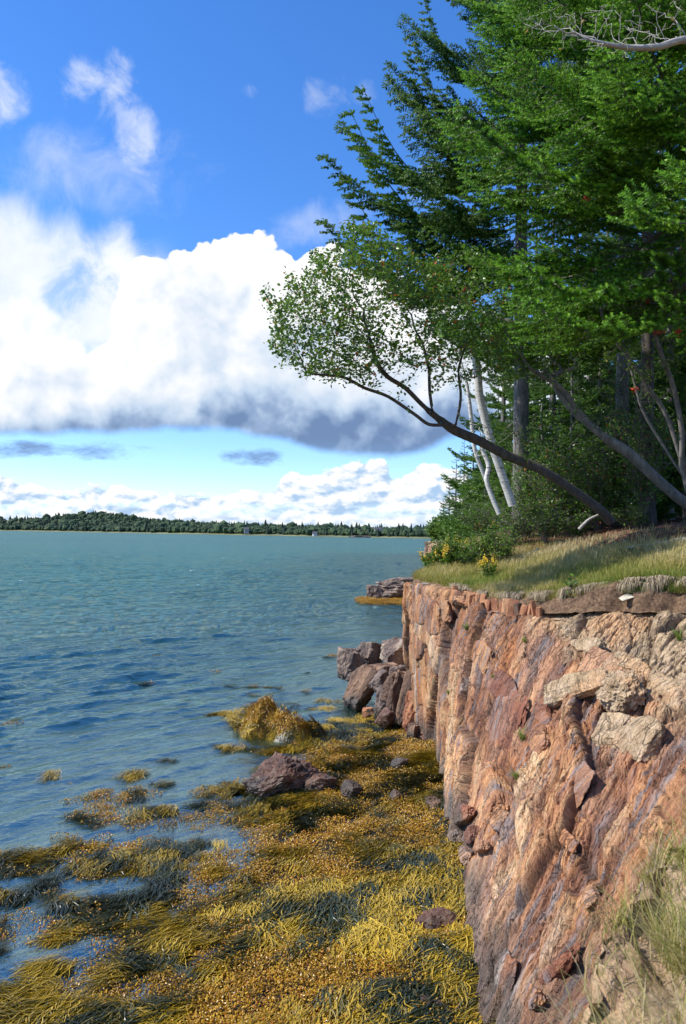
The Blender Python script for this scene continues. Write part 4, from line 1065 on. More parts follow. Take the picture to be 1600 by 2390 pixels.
# ================================================================== conifers
def spruce_branch(seed, L=3.0, near=True, up=.35, sparse=1.0):
    """a spruce limb along +X with drooping middle and rising tip; wood + needle shoots"""
    rs = random.Random(seed); mb = MB()
    n = 14
    xs = np.linspace(0, 1, n)
    ax = np.stack([xs * L, np.sin(xs * 3 + seed) * .05 * L * xs, (-.16 * np.sin(xs * np.pi * .9) + up * .30 * xs ** 3) * L], -1)
    mb.tube(ax, np.interp(xs, [0, 1], [.030, .004]) * L / 3, 5, 0, .5)
    def pos(f):
        return np.array([np.interp(f, xs, ax[:, q]) for q in range(3)])
    shoots = []                                              # (origin, direction, length)
    step = .075 if near else .105
    f = .10
    k = 0
    while f < 1.0:
        for sgn in (-1, 1):
            if rs.random() > .9 * sparse and f < .9: continue
            o = pos(f); sl = (.34 * (1 - f) ** .75 + .05) * L * rs.uniform(.65, 1.1) * (.45 + .55 * min(1, f / .3))
            ang = R(rs.uniform(48, 64)) * sgn
            d = np.array([math.cos(ang), math.sin(ang), rs.uniform(-.32, .12)])
            m_ = max(3, int(sl / .10)); pts = [o]
            for e in range(m_):
                d = d / np.linalg.norm(d)
                pts.append(pts[-1] + d * sl / m_)
                d = d + np.array([.10, 0, .05 + rs.gauss(0, .05)])
            pts = np.array(pts)
            if near: mb.tube(pts, np.linspace(.008, .002, len(pts)), 3, 0, .5, False)
            g_ = .0 if f > .35 else .25
            st_ = (.058 if near else .085); cur = g_ * sl + .03
            while cur < sl:
                q = cur / sl; p_ = np.array([np.interp(q, np.linspace(0, 1, len(pts)), pts[:, c]) for c in range(3)])
                dd = pts[-1] - pts[0]; dd /= np.linalg.norm(dd)
                pr = np.array([-dd[1], dd[0], 0])
                for s2 in (-1, 1):
                    if rs.random() < .88 * sparse:
                        v = dd * .8 + pr * s2 * .75 + np.array([0, 0, rs.uniform(-.45, .25)])
                        shoots.append((p_, v / np.linalg.norm(v), rs.uniform(.07, .15) * (1.15 - .5 * q) * (1 if near else 1.35)))
                cur += st_ * rs.uniform(.8, 1.2)
            shoots.append((pts[-1] - dd * .02, (pts[-1] - pts[-2]) / np.linalg.norm(pts[-1] - pts[-2]) + np.array([0, 0, .15]), .13))
        f += step * rs.uniform(.8, 1.2) / L * 1.0
    shoots.append((ax[-1] - (ax[-1] - ax[-2]) * .3, (ax[-1] - ax[-2]) / np.linalg.norm(ax[-1] - ax[-2]), .22))
    O = np.array([s[0] for s in shoots]); Dv = np.array([s[1] for s in shoots]); Dv /= np.linalg.norm(Dv, axis=1, keepdims=True); Ln = np.array([s[2] for s in shoots])
    nn = 17 if near else 10
    r_ = np.random.default_rng(seed)
    ns = len(O)
    t = np.tile(np.linspace(.02, 1.0, nn), (ns, 1)) + r_.uniform(-.03, .03, (ns, nn))
    th = np.tile(np.arange(nn) * 2.4, (ns, 1)) + r_.uniform(0, 6.3, (ns, 1))
    a = np.cross(Dv, [0.1, .2, 1]); a /= np.linalg.norm(a, axis=1, keepdims=True); b = np.cross(Dv, a)
    rad = a[:, None] * np.cos(th)[..., None] + b[:, None] * np.sin(th)[..., None]
    nl = (.032 if near else .055); nw = (.0085 if near else .019)
    B0 = O[:, None] + Dv[:, None] * (t * Ln[:, None])[..., None]
    tip = B0 + (Dv[:, None] * .75 + rad * .8) * nl * (1.15 - .35 * t)[..., None]
    side = np.cross(rad, Dv[:, None]) * nw
    Vv = np.stack([B0 - side, B0 + side, tip], 2).reshape(-1, 3)
    F = np.arange(len(Vv)).reshape(-1, 3)
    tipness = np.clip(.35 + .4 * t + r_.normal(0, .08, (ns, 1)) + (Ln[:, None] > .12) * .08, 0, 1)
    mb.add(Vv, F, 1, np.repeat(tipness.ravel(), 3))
    return mb
NEARB = []; FARB = []
for q in range(5):
    NEARB.append(spruce_branch(500 + q, 3.2, True, .3 + .2 * (q % 3)).mesh('branch', [M_TWIG, M_NEEDLE]))
for q in range(5):
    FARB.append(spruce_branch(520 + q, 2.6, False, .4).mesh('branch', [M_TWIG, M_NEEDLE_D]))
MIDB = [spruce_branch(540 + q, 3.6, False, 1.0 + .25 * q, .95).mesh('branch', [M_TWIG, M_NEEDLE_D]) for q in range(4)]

def trunk_mesh(name, H, r0, mat, bend=.1, seed=0, n=10, top=.02):
    rs = np.random.default_rng(seed); k = 16; z = np.linspace(-.4, H, k)
    x = np.cumsum(rs.normal(0, bend * .1, k)) ; y = np.cumsum(rs.normal(0, bend * .1, k))
    x -= x[1]; y -= y[1]
    pts = np.stack([x, y, z], -1); rad = np.interp(z, [-.4, .2, H], [r0 * 1.5, r0, top])
    mb = MB(); mb.tube(pts, rad, n, 0, .5)
    return mb.mesh(name, [mat], True), pts
def conifer(loc, H, r0, zlo, rad, nb, lib, label, liblen=3.2, group=None, seed=0, droop=.15, wedge=None, mat=None, dead=0, name='spruce_tree', cat='spruce tree', power=.75, skip=None):
    rs = random.Random(seed)
    t = empty(name, loc, 0, label, cat, group)
    me, pts = trunk_mesh('trunk', H, r0, mat or M_BARK, .12, seed)
    link('trunk', me, t)
    def axis(z): return np.array([np.interp(z, pts[:, 2], pts[:, 0]), np.interp(z, pts[:, 2], pts[:, 1]), z])
    for k in range(nb):
        f = (k + rs.random()) / nb
        z = zlo + (H - zlo) * f ** .95
        L = rad * ((1 - f) ** power * .92 + .10) * rs.uniform(.75, 1.12)
        az = k * 2.39996 + rs.uniform(-.4, .4)
        if wedge:
            az = wedge[0] + (rs.random() - .5) * wedge[1] if rs.random() < wedge[2] else az
        if skip and skip(z, az): continue
        o = link('branch', lib[k % len(lib)], t, Vector(axis(z)))
        s_ = L / liblen
        o.scale = (s_, s_ * rs.uniform(.85, 1.15), s_ * rs.uniform(.8, 1.1))
        o.rotation_euler = (rs.gauss(0, .18), -(rs.gauss(0, .10) - droop + .55 * f), az)
    if dead:
        mb = MB()
        for k in range(dead):
            z = rs.uniform(.8, zlo + .6); az = rs.uniform(0, 6.28); L = rs.uniform(.4, 1.5)
            p0 = axis(z); d = np.array([math.cos(az), math.sin(az), rs.uniform(-.3, .15)]); pts_ = [p0]
            for e in range(5):
                pts_.append(pts_[-1] + d * L / 5); d = d + np.array([rs.gauss(0, .12), rs.gauss(0, .12), rs.gauss(0, .1)])
            mb.tube(pts_, np.linspace(.012, .003, 6), 3, 0, .5, False)
            for e in (2, 3, 4):
                q = pts_[e]; d2 = d + np.array([rs.gauss(0, .8), rs.gauss(0, .8), rs.gauss(0, .4)])
                mb.tube([q, q + d2 * L * .2], [.005, .002], 3, 0, .5, False)
        link('dead_twigs', mb.mesh('dead_twigs', [M_TWIG]), t)['kind'] = 'stuff'
    return t
def gz(x, y):
    """land height near (x, y)"""
    global _GU
    if '_GU' not in globals():
        a, b = np.meshgrid(np.linspace(3, NS - 1.01, 420), np.concatenate([np.linspace(0, 10, 60), np.linspace(10.5, 85, 70)]), indexing='ij')
        _GU = ground_point(a.ravel(), b.ravel())
    k = ((_GU[:, 0] - x) ** 2 + (_GU[:, 1] - y) ** 2).argmin()
    return float(_GU[k, 2])
def ground_at(px, y):
    p = at(px, 1200, y); return Vector((p.x, p.y, gz(p.x, p.y)))

# near spruce: crown reaching in from the right
nearT = conifer(Vector((5.9, 12.4, gz(5.9, 12.4))), 19, .24, 4.0, 4.6, 82, NEARB, 'big bright green spruce whose layered boughs fill the upper right', seed=3, droop=.22, wedge=(R(195), R(150), .72), mat=M_BARK_D, power=.5)
near2 = conifer(Vector((7.6, 10.0, gz(7.6, 10.0))), 18, .22, 6.0, 4.3, 62, NEARB, 'dark shaded spruce at the right edge, in front of the layered boughs', seed=4, droop=.2, wedge=(R(180), R(150), .6), mat=M_BARK_D, power=.5)
near3 = conifer(Vector((6.3, 16.0, gz(6.3, 16.0))), 20, .15, 8.6, 3.6, 50, NEARB, 'tall green spruce rising out of the top between the big one and the sparse one', seed=5, droop=.15, wedge=(R(190), R(160), .5), mat=M_BARK_D, power=.5)
# grey-trunked spruce with the long upswept limbs
mt_base = ground_at(1215, 18.0)
mid = conifer(mt_base, 21, .20, 4.6, 2.7, 46, MIDB, 'tall spruce with bare grey trunk and long upswept limbs over the water', liblen=3.6, seed=8, droop=.12, mat=M_BARK, dead=30, power=.42)
def limb(tree, root_px, root_py, y0, tip_px, tip_py, y1, var, wide=1.0):
    a = at(root_px, root_py, y0); b = at(tip_px, tip_py, y1); me = MIDB[var]
    L = (b - a).length
    o = link('branch', me, tree)
    # the template's own chord runs slightly upward; aim the chord at the tip
    tz = (-.16 * math.sin(math.pi * .9) + (1.0 + .25 * var) * .30) * 3.6
    chord = Vector((3.6, 0, tz)); s_ = L / chord.length
    d = (b - a).normalized()
    yaw = math.atan2(d.y, d.x); pitch = math.asin(d.z) - math.atan2(tz, 3.6)
    o.location = a - tree.location; o.rotation_euler = (0.3, -pitch, yaw); o.scale = (s_, s_ * wide, s_)
    o2 = link('branch', MIDB[(var + 1) % 4], tree)
    o2.location = a - tree.location + Vector((.1, .1, -.05)); o2.rotation_euler = (-0.35, -pitch - .03, yaw + .02); o2.scale = (s_ * .96, s_ * wide, s_ * 1.02)
limb(mid, 1190, 470, 17.8, 772, 325, 16.8, 2, .50)
limb(mid, 1190, 400, 17.8, 808, 262, 17.2, 1, .42)
limb(mid, 1190, 560, 17.8, 885, 448, 16.8, 1, .7)
limb(mid, 1200, 640, 17.8, 768, 480, 17.0, 2, .5)
limb(mid, 1200, 600, 17.6, 900, 560, 16.6, 0, .8)
limb(mid, 1190, 270, 17.8, 925, 118, 17.0, 2, .9)
limb(mid, 1190, 330, 17.8, 918, 160, 17.4, 1, .9)
limb(mid, 1190, 170, 17.8, 955, 20, 17.0, 1, .9)
limb(mid, 1195, 520, 17.2, 960, 400, 15.6, 0, 1.0)
limb(mid, 1195, 380, 17.2, 955, 300, 15.8, 0, 1.0)
limb(mid, 1195, 300, 17.4, 990, 240, 16.0, 1, 1.0)
limb(mid, 1200, 560, 17.4, 1010, 520, 15.8, 1, 1.0)
# other trunks and the dense wood behind
conifer(ground_at(1452, 17.5), 17, .17, 5.2, 2.2, 60, FARB, 'spruce with straight grey trunk standing behind the crossing alder stems', liblen=2.6, seed=9, mat=M_BARK, dead=34, group='spruces of the wood behind')
WOOD = [(1290, 22, 9), (1345, 25, 12), (1400, 21, 6), (1500, 22, 13), (1560, 19, 8), (1610, 21, 11), (1250, 28, 13), (1420, 30, 15), (1330, 19, 4.2), (1540, 27, 15), (1680, 24, 14), (1620, 30, 16), (1205, 24, 6.5), (1170, 30, 12), (1480, 18, 3.4), (1600, 16.5, 4.0), (1130, 34, 8), (1370, 35, 16), (1270, 40, 15), (1500, 38, 17), (1700, 18, 9), (1800, 22, 15), (1460, 25, 8), (1400, 17.5, 2.8), (1265, 20, 3.2), (1565, 24, 5), (1590, 28, 7), (1640, 26, 6), (1580, 32, 9), (1605, 22, 4)]
for q, (px, y, H) in enumerate(WOOD):
    small = H < 7
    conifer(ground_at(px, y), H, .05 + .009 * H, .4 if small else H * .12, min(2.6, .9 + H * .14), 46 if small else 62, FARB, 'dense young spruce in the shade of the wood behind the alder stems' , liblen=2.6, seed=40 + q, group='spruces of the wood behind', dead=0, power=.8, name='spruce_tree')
# headland trees
HEAD = [(1062, 118, 13.5), (1048, 126, 9), (1082, 112, 15), (1102, 108, 17), (1035, 131, 7.0), (1072, 131, 12), (1120, 100, 15), (1092, 128, 13), (1140, 95, 16), (1125, 85, 12), (1110, 75, 9.5), (1150, 70, 12), (1160, 60, 13), (1135, 58, 8.5), (1170, 48, 12), (1185, 55, 13), (1210, 45, 13)]
HL = ['tall pointed spruce at the outer end of the headland', 'lower spruce at the seaward tip of the headland', 'tall spruce on the headland just behind the outermost tall one', 'tallest spruce on the headland, left of the leaning birch stem', 'smallest spruce, last one on the headland before open water',
      'slender spruce standing at the back of the headland tip', 'spruce on the headland shore behind the crooked birch stem', 'spruce far back on the headland, showing between two taller ones', 'big spruce on the near half of the headland behind the birches', 'medium spruce on the shore between headland and birches', 'short spruce behind the bush next to the crooked birch',
      'spruce behind the white birch trunk, nearest of the shore row', 'dark spruce seen between the birch and the grey trunk', 'low spruce just behind the birch shrubs', 'spruce close behind the white birch foot', 'spruce filling the gap left of the grey trunk', 'dark spruce directly behind the grey trunk']
for q, (px, y, H) in enumerate(HEAD):
    g_ = ground_at(px, y)
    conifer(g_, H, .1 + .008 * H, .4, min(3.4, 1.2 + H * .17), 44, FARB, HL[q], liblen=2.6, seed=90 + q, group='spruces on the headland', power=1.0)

# ================================================================== broad-leaved trees by space colonisation
def colonise(start_pts, attractors, di, dk, step, iters=260, seed=0, up=0.0):
    P = [np.array(p, float) for p in start_pts]; par = [-1] + list(range(len(P) - 1))
    A = np.array(attractors); alive = np.ones(len(A), bool)
    nearest = np.full(len(A), 1e9); who = np.zeros(len(A), int)
    for k, p in enumerate(P):
        d = np.linalg.norm(A - p, axis=1); m_ = d < nearest; nearest[m_] = d[m_]; who[m_] = k
    r_ = np.random.default_rng(seed)
    for it in range(iters):
        act = alive & (nearest < di)
        if not act.any(): break
        new = []
        ids = np.nonzero(act)[0]
        order = np.argsort(who[ids]); ids = ids[order]; ws = who[ids]
        cuts = np.nonzero(np.diff(ws))[0] + 1
        for grp in np.split(ids, cuts):
            k = who[grp[0]]; d = A[grp] - P[k]; d /= np.linalg.norm(d, axis=1, keepdims=True) + 1e-9
            v = d.sum(0) + r_.normal(0, .25, 3) * len(grp) ** .5 * .6; v[2] += up; nrm = np.linalg.norm(v)
            if nrm < 1e-6: continue
            new.append((P[k] + v / nrm * step, k))
        if not new or len(P) > 6000: break
        for p, k in new:
            P.append(p); par.append(k); idx = len(P) - 1
            d = np.linalg.norm(A - p, axis=1); m_ = d < nearest; nearest[m_] = d[m_]; who[m_] = idx
        alive &= nearest > dk
    return np.array(P), np.array(par)
def skeleton_mesh(mb, P, par, rtip=.0028, expo=2.3, rmax=None, sides=(8, 5, 3), base_r=None, nstart=0):
    n = len(P); w_ = np.zeros(n); kids = [[] for _ in range(n)]
    for i in range(1, n):
        if par[i] >= 0: kids[par[i]].append(i)
    r = np.zeros(n)
    for i in range(n - 1, -1, -1):
        r[i] = rtip if not kids[i] else (sum(r[k] ** expo for k in kids[i])) ** (1 / expo)
    if rmax:
        q_ = np.clip((r - rtip) / (r[0] - rtip), 0, 1)
        r = rtip + (rmax - rtip) * q_ ** 1.6
    done = []
    stack = [(0, None)]
    while stack:
        i, pa = stack.pop()
        ch = [] if pa is None else [pa]
        cur = i
        while True:
            ch.append(cur)
            if not kids[cur]: break
            ks = sorted(kids[cur], key=lambda k: -r[k])
            for k in ks[1:]: stack.append((k, cur))
            cur = ks[0]
        if len(ch) > 1:
            rr = r[ch].copy()
            if pa is not None: rr[0] = rr[1]
            sd_ = sides[0] if rr[0] > .05 else sides[1] if rr[0] > .015 else sides[2]
            mb.tube(P[ch], rr, sd_, 0, .5, rr[0] > .02)
    return r, kids
LEAFV = np.array([(0, 0, 0), (.35, -.32, .10), (.35, .32, .10), (.72, -.24, .07), (.72, .24, .07), (1, 0, -.04), (.5, 0, 0)])
LEAFF = np.array([(0, 1, 6), (0, 6, 2), (1, 3, 6), (2, 6, 4), (3, 5, 6), (4, 6, 5)])
def leaves_at(mb, pts, size, mi, r_, tint=.5, spread=.22, hang=.0):
    n = len(pts)
    d = r_.normal(size=(n, 3)); d[:, 2] = d[:, 2] * .6 - hang; d /= np.linalg.norm(d, axis=1, keepdims=True)
    u = r_.normal(size=(n, 3)) * .6 + [0, 0, 1.0]; s = np.cross(u, d); s /= np.linalg.norm(s, axis=1, keepdims=True); u = np.cross(d, s)
    L = size * r_.uniform(.7, 1.25, n)
    V = pts[:, None] + (LEAFV[None, :, 0:1] * d[:, None] + LEAFV[None, :, 1:2] * s[:, None] + LEAFV[None, :, 2:3] * u[:, None]) * L[:, None, None]
    F = LEAFF[None] + (np.arange(n) * 7)[:, None, None]
    t = np.clip(tint + r_.normal(0, spread, n), 0, .93); t = np.where(r_.random(n) < .035, 1.0, t)
    mb.add(V.reshape(-1, 3), F.reshape(-1, 3), mi, np.repeat(t, 7))
def poly_points(poly, n, r_):
    poly = np.array(poly, float); lo, hi = poly.min(0), poly.max(0); out = []
    while len(out) < n:
        p = r_.uniform(lo, hi); c = False; j = len(poly) - 1
        for i in range(len(poly)):
            if (poly[i, 1] > p[1]) != (poly[j, 1] > p[1]) and p[0] < (poly[j, 0] - poly[i, 0]) * (p[1] - poly[i, 1]) / (poly[j, 1] - poly[i, 1]) + poly[i, 0]: c = not c
            j = i
        if c: out.append(p)
    return np.array(out)
def path3(pts2, y0, y1, sub=4):
    """photo path -> world polyline, depth running from y0 to y1"""
    n = len(pts2); P = [np.array(at(px, py, y0 + (y1 - y0) * k / (n - 1))) for k, (px, py) in enumerate(pts2)]
    P = np.array(P); u = np.linspace(0, n - 1, (n - 1) * sub + 1)
    return catmull(P, u)
def broadleaf(name, cat, label, main, y0, y1, polys, rmax, leafsize, mat_w, mat_l, seed, natt=900, di=2.2, dk=.16, step=.14, dens=3.0, spreadY=1.1, limbs=(), group=None, tint=.45, leafless=0.0, bare_px=None):
    r_ = np.random.default_rng(seed)
    P0 = path3(main, y0, y1)
    A = []
    for poly, n, ya, yb in polys:
        q = poly_points(poly, n, r_); ys = r_.uniform(ya, yb, n)
        A += [np.array(at(a, b, y)) for (a, b), y in zip(q, ys)]
    pts = [p for p in P0]; par0 = [-1] + list(range(len(P0) - 1))
    # extra hand-laid limbs
    for (k, lp, ya, yb) in limbs:
        Lp = path3(lp, ya, yb)
        root = int(np.linalg.norm(np.array(pts[:len(P0)]) - Lp[0], axis=1).argmin())
        prev = root
        for p in Lp[1:]:
            pts.append(p); par0.append(prev); prev = len(pts) - 1
    # colonise from all of them
    P, par = colonise_from(pts, par0, A, di, dk, step, seed)
    org = P[0].copy(); t = empty(name, Vector(org), 0, label, cat, group)
    P = P - org
    mb = MB(); r, kids = skeleton_mesh(mb, P, par, .0026, 2.2, rmax)
    link('trunk', mb.mesh('trunk', [mat_w], True), t)
    tips = np.array([i for i in range(len(P0), len(P)) if r[i] < .0060])
    if dens > 0 and len(tips):
        n = int(len(tips) * dens); c = tips[r_.integers(0, len(tips), n)]
        if leafless:
            keepz = fbm(P[c] * 1.3 + seed, 2, seed % 40) > (leafless - .5); c = c[keepz]
        lp = P[c] + r_.normal(0, .045, (len(c), 3))
        mb = MB(); leaves_at(mb, lp, leafsize, 0, r_, tint + .5 * fbm(lp * 1.5, 2, 77)[:, None][:, 0] if len(lp) else tint)
        link('crown', mb.mesh('crown', [mat_l]), t)
    print(name, len(P), 'nodes', len(tips), 'tips')
    return t, P + org, r
def colonise_from(pts, par0, A, di, dk, step, seed):
    P = [np.array(p, float) for p in pts]; par = list(par0); A = np.array(A)
    nearest = np.full(len(A), 1e9); who = np.zeros(len(A), int)
    for k, p in enumerate(P):
        if k < 3: continue
        d = np.linalg.norm(A - p, axis=1); m_ = d < nearest; nearest[m_] = d[m_]; who[m_] = k
    r_ = np.random.default_rng(seed); alive = np.ones(len(A), bool)
    for it in range(220):
        act = alive & (nearest < di)
        if not act.any() or len(P) > 5200: break
        ids = np.nonzero(act)[0]; ids = ids[np.argsort(who[ids])]; ws = who[ids]
        new = []
        for grp in np.split(ids, np.nonzero(np.diff(ws))[0] + 1):
            k = who[grp[0]]; d = A[grp] - P[k]; d /= np.linalg.norm(d, axis=1, keepdims=True) + 1e-9
            v = d.sum(0) / len(grp) + r_.normal(0, .22, 3); nrm = np.linalg.norm(v) + 1e-9
            new.append((P[k] + v / nrm * step * r_.uniform(.8, 1.2), k))
        for p, k in new:
            P.append(p); par.append(k)
            d = np.linalg.norm(A - p, axis=1); m_ = d < nearest; nearest[m_] = d[m_]; who[m_] = len(P) - 1
        alive &= nearest > dk
    return np.array(P), np.array(par)

lean_poly = [(608, 690), (640, 720), (690, 650), (735, 585), (800, 600), (800, 520), (850, 515), (905, 545), (960, 590), (1010, 620), (1070, 640), (1110, 720), (1100, 800), (1040, 870), (960, 860), (900, 850), (830, 885), (760, 870), (700, 880), (650, 840), (625, 790), (640, 745)]
broadleaf('leaning_tree', 'tree', 'small-leaved tree leaning far out over the water from the edge of the wood',
    [(1425, 1218), (1400, 1190), (1330, 1140), (1260, 1095), (1180, 1062), (1120, 1030), (1060, 1004), (1020, 975), (985, 945), (945, 905), (905, 880), (878, 845), (866, 800)], 14.3, 12.6,
    [(lean_poly, 1300, 11.6, 13.6), ([(600, 680), (625, 668), (650, 700), (630, 715)], 24, 12.2, 12.8), ([(660, 640), (690, 628), (700, 670), (670, 690)], 30, 12.2, 12.8), ([(728, 590), (750, 580), (770, 640), (735, 650)], 40, 12.2, 12.8), ([(790, 520), (850, 500), (900, 530), (900, 640), (800, 640)], 160, 12.0, 13.2), ([(900, 560), (1000, 600), (1060, 640), (1040, 720), (920, 700)], 200, 12.2, 13.4), ([(618, 795), (650, 800), (700, 850), (660, 860)], 40, 12.2, 12.8), ([(1000, 600), (1130, 560), (1200, 700), (1180, 860), (1060, 900), (1000, 820)], 420, 12.4, 13.8), ([(670, 870), (740, 880), (860, 900), (800, 870)], 50, 12.2, 12.8), ([(612, 700), (700, 660), (800, 640), (860, 760), (860, 860), (720, 850), (640, 790)], 500, 11.8, 13.2)],
    .088, .066, M_BARK_D, M_LEAF, 21, di=3.0, dk=.11, step=.10, dens=5.4, tint=.66,
    limbs=[(0, [(1040, 992), (1000, 990), (965, 965), (905, 925), (850, 905), (800, 880), (720, 872)], 13.1, 12.3),
           (0, [(1232, 1085), (1236, 1040), (1210, 1008), (1150, 1000), (1090, 990)], 13.7, 13.0),
           (0, [(1010, 968), (1003, 920), (1000, 860), (985, 800)], 13.0, 13.1), (0, [(1060, 1004), (1075, 930), (1070, 860), (1095, 780)], 13.2, 13.3),
           (0, [(1150, 1050), (1152, 1000), (1180, 930), (1185, 890), (1225, 865)], 13.5, 14.0)])
broadleaf('alder_tree', 'tree', 'grey alder with two long stems slanting up to the left from the right edge',
    [(1640, 1190), (1600, 1175), (1540, 1125), (1470, 1060), (1410, 1020), (1350, 960), (1310, 905), (1250, 870)], 13.6, 13.4,
    [([(1100, 700), (1250, 690), (1400, 700), (1420, 800), (1330, 880), (1230, 900), (1150, 880), (1100, 800)], 900, 12.6, 15.0)],
    .095, .060, M_BARK, M_LEAF, 22, di=2.6, dk=.15, step=.13, dens=4.6, tint=.6,
    limbs=[(0, [(1450, 1045), (1400, 1000), (1352, 955), (1350, 955)], 13.5, 13.0), (0, [(1420, 1030), (1330, 950), (1290, 880), (1340, 860)], 13.4, 13.8)])
tR, PR, rR = broadleaf('rowan_tree', 'tree', 'rowan with red berries and upright stems at the right edge of the wood',
    [(1625, 1190), (1600, 1110), (1570, 1010), (1545, 950), (1510, 900), (1470, 840), (1420, 770), (1400, 720)], 12.9, 12.6,
    [([(1330, 640), (1600, 640), (1600, 860), (1500, 900), (1400, 830)], 700, 11.6, 13.6)],
    .085, .05, M_BARK, M_SHRUB, 23, di=2.4, dk=.15, step=.13, dens=4.0, tint=.6,
    limbs=[(0, [(1590, 1085), (1590, 1000), (1570, 900), (1540, 820), (1515, 740)], 12.8, 12.4), (0, [(1600, 1120), (1560, 1060), (1500, 960), (1480, 890), (1455, 800)], 13.0, 12.9)])
for q, (px, py, y) in enumerate([(1384, 814, 12.6), (1480, 908, 12.7), (1510, 706, 12.3), (1537, 776, 12.4), (1086, 674, 13.2), (1370, 460, 11.6), (1582, 775, 12.4), (1360, 772, 12.8)]):
    mb = MB(); r_ = np.random.default_rng(q); V, F = ICO[3][0], ICO[3][1]
    bm = bmesh.new(); bmesh.ops.create_icosphere(bm, subdivisions=1, radius=1); v1 = np.array([v.co[:] for v in bm.verts]); f1 = np.array([[v.index for v in f.verts] for f in bm.faces]); bm.free()
    for e in range(26):
        mb.add(v1 * .0125 + r_.normal(0, 1, 3) * [.03, .024, .026], f1, 0, .5)
    link('berry_cluster', mb.mesh('berry_cluster', [M_BERRY], True), tR, at(px, py, y) - tR.location)
# birches
for q, (lab, pts, y0, y1, r0, poly, n) in enumerate([
    ('white birch trunk with peeling bark, the thickest and whitest, left of the grey spruce trunk', [(1196, 1180), (1172, 1110), (1150, 1045), (1133, 985), (1118, 920), (1112, 850), (1100, 790), (1095, 730)], 15.6, 15.4, .085, [(1040, 640), (1150, 620), (1180, 760), (1130, 900), (1060, 860)], 260),
    ('thin pale birch stem leaning left at the edge of the wood against the cloud', [(1160, 1190), (1130, 1110), (1108, 1050), (1100, 980), (1090, 900), (1075, 840)], 16.2, 16.0, .045, [(1030, 800), (1120, 800), (1130, 950), (1050, 960)], 160),
    ('short crooked birch stem with flaking bark beside the shrubs on the cliff', [(1165, 1200), (1150, 1165), (1135, 1120), (1140, 1085), (1120, 1040)], 15.2, 15.3, .05, [(1080, 1000), (1140, 960), (1160, 1060), (1110, 1080)], 90)]):
    broadleaf('birch_tree', 'birch', lab, pts, y0, y1, [(poly, n, y0 - .5, y0 + .8)], r0, .05, M_BIRCH, M_LEAF, 60 + q, di=1.6, dk=.16, step=.12, dens=1.0, tint=.5, leafless=.45)
# bare grey branch across the top right corner: a small dead-topped tree just outside the frame
broadleaf('alder_tree', 'tree', 'bare grey lichened branches reaching in at the top right corner', [(1760, 1500), (1760, 1200), (1740, 700), (1700, 250), (1640, 130), (1600, 92), (1540, 108), (1480, 112), (1420, 104), (1370, 92)], 7.6, 7.2,
    [([(1180, 20), (1600, 0), (1600, 100), (1450, 140), (1330, 135), (1250, 100)], 260, 6.8, 7.9)], .04, .05, M_DEAD, M_LEAF, 31, di=1.3, dk=.10, step=.07, dens=.55, tint=.6, leafless=.45)

# ================================================================== shrubs, herbs
def shrub(px, y, wpx, hpx, label, seed, mat=M_SHRUB, leaf=.05, n=1400, stems=16, tint=.5, name='shrub', cat='shrub', group=None, base=None, lying=False):
    r_ = np.random.default_rng(seed)
    g0 = base or ground_at(px, y); W = wpx * y / FPX / 2; H = hpx * y / FPX
    t = empty(name, g0, 0, label, cat, group)
    mb = MB(); P = []
    for k in range(stems):
        a = r_.uniform(0, 6.28); rr = r_.random() ** .6
        end = np.array([math.cos(a) * W * rr, math.sin(a) * W * rr, H * (1 - .45 * rr ** 2) * r_.uniform(.65, 1.08)])
        m_ = 7; f = np.linspace(0, 1, m_)[:, None]
        pts = end * f * np.array([1, 1, 1]) + np.concatenate([np.zeros((1, 3)), r_.normal(0, .03, (m_ - 1, 3))]) * (W + H) * f
        pts[:, :2] *= f ** .35
        mb.tube(pts, np.linspace(.012, .0025, m_) * (H ** .5), 3, 0, .5, False)
        for e in range(2, m_):
            for b in range(3):
                d = r_.normal(0, 1, 3); d[2] = abs(d[2]) * .6; d /= np.linalg.norm(d); q = pts[e] + d * (.12 + .14 * r_.random()) * (W + H) * .7
                mb.tube([pts[e], (pts[e] + q) / 2 + r_.normal(0, .01, 3), q], [.005, .003, .0015], 3, 0, .5, False)
                P += [pts[e] + (q - pts[e]) * x for x in r_.uniform(.2, 1.05, 6)]
    P = np.array(P); P[:, 2] = np.maximum(P[:, 2], .02)
    link('stems', mb.mesh('stems', [M_TWIG]), t)
    c = P[r_.integers(0, len(P), n)] + r_.normal(0, .025, (n, 3)) * (W + H)
    mb = MB(); leaves_at(mb, c, leaf, 0, r_, tint + .4 * fbm(c * 3, 2, seed % 30), .15)
    link('foliage', mb.mesh('foliage', [mat]), t)
    return t
SH = [(1130, 17.5, 130, 120, 'twiggy green shrub at the foot of the white birch'), (1200, 16.4, 150, 130, 'tall tangled shrub in front of the grey spruce trunk'), (1272, 15.8, 130, 110, 'dark leafy shrub under the leaning trunk'),
      (1130, 15.4, 120, 70, 'bright green low bush at the cliff top above the goldenrod'), (1060, 20, 100, 70, 'mid green bush left of the birches'), (1180, 15.2, 110, 80, 'yellowish green bush behind the driftwood on the turf'),
      (1340, 15.6, 120, 80, 'shaded low shrub right under the leaning trunk'), (1080, 26, 90, 80, 'small bush beyond the goldenrod, nearest the headland'), (1480, 15.2, 150, 60, 'low shaded undergrowth between the leaning tree and the alder')]
for q, (px, y, w_, h_, lab) in enumerate(SH):
    shrub(px, y, w_, h_, lab, 300 + q, n=1500, leaf=.045 if y < 18 else .06, tint=[.45, .42, .35, .7, .5, .62, .35, .5, .4][q], group='shrubs along the edge of the wood')
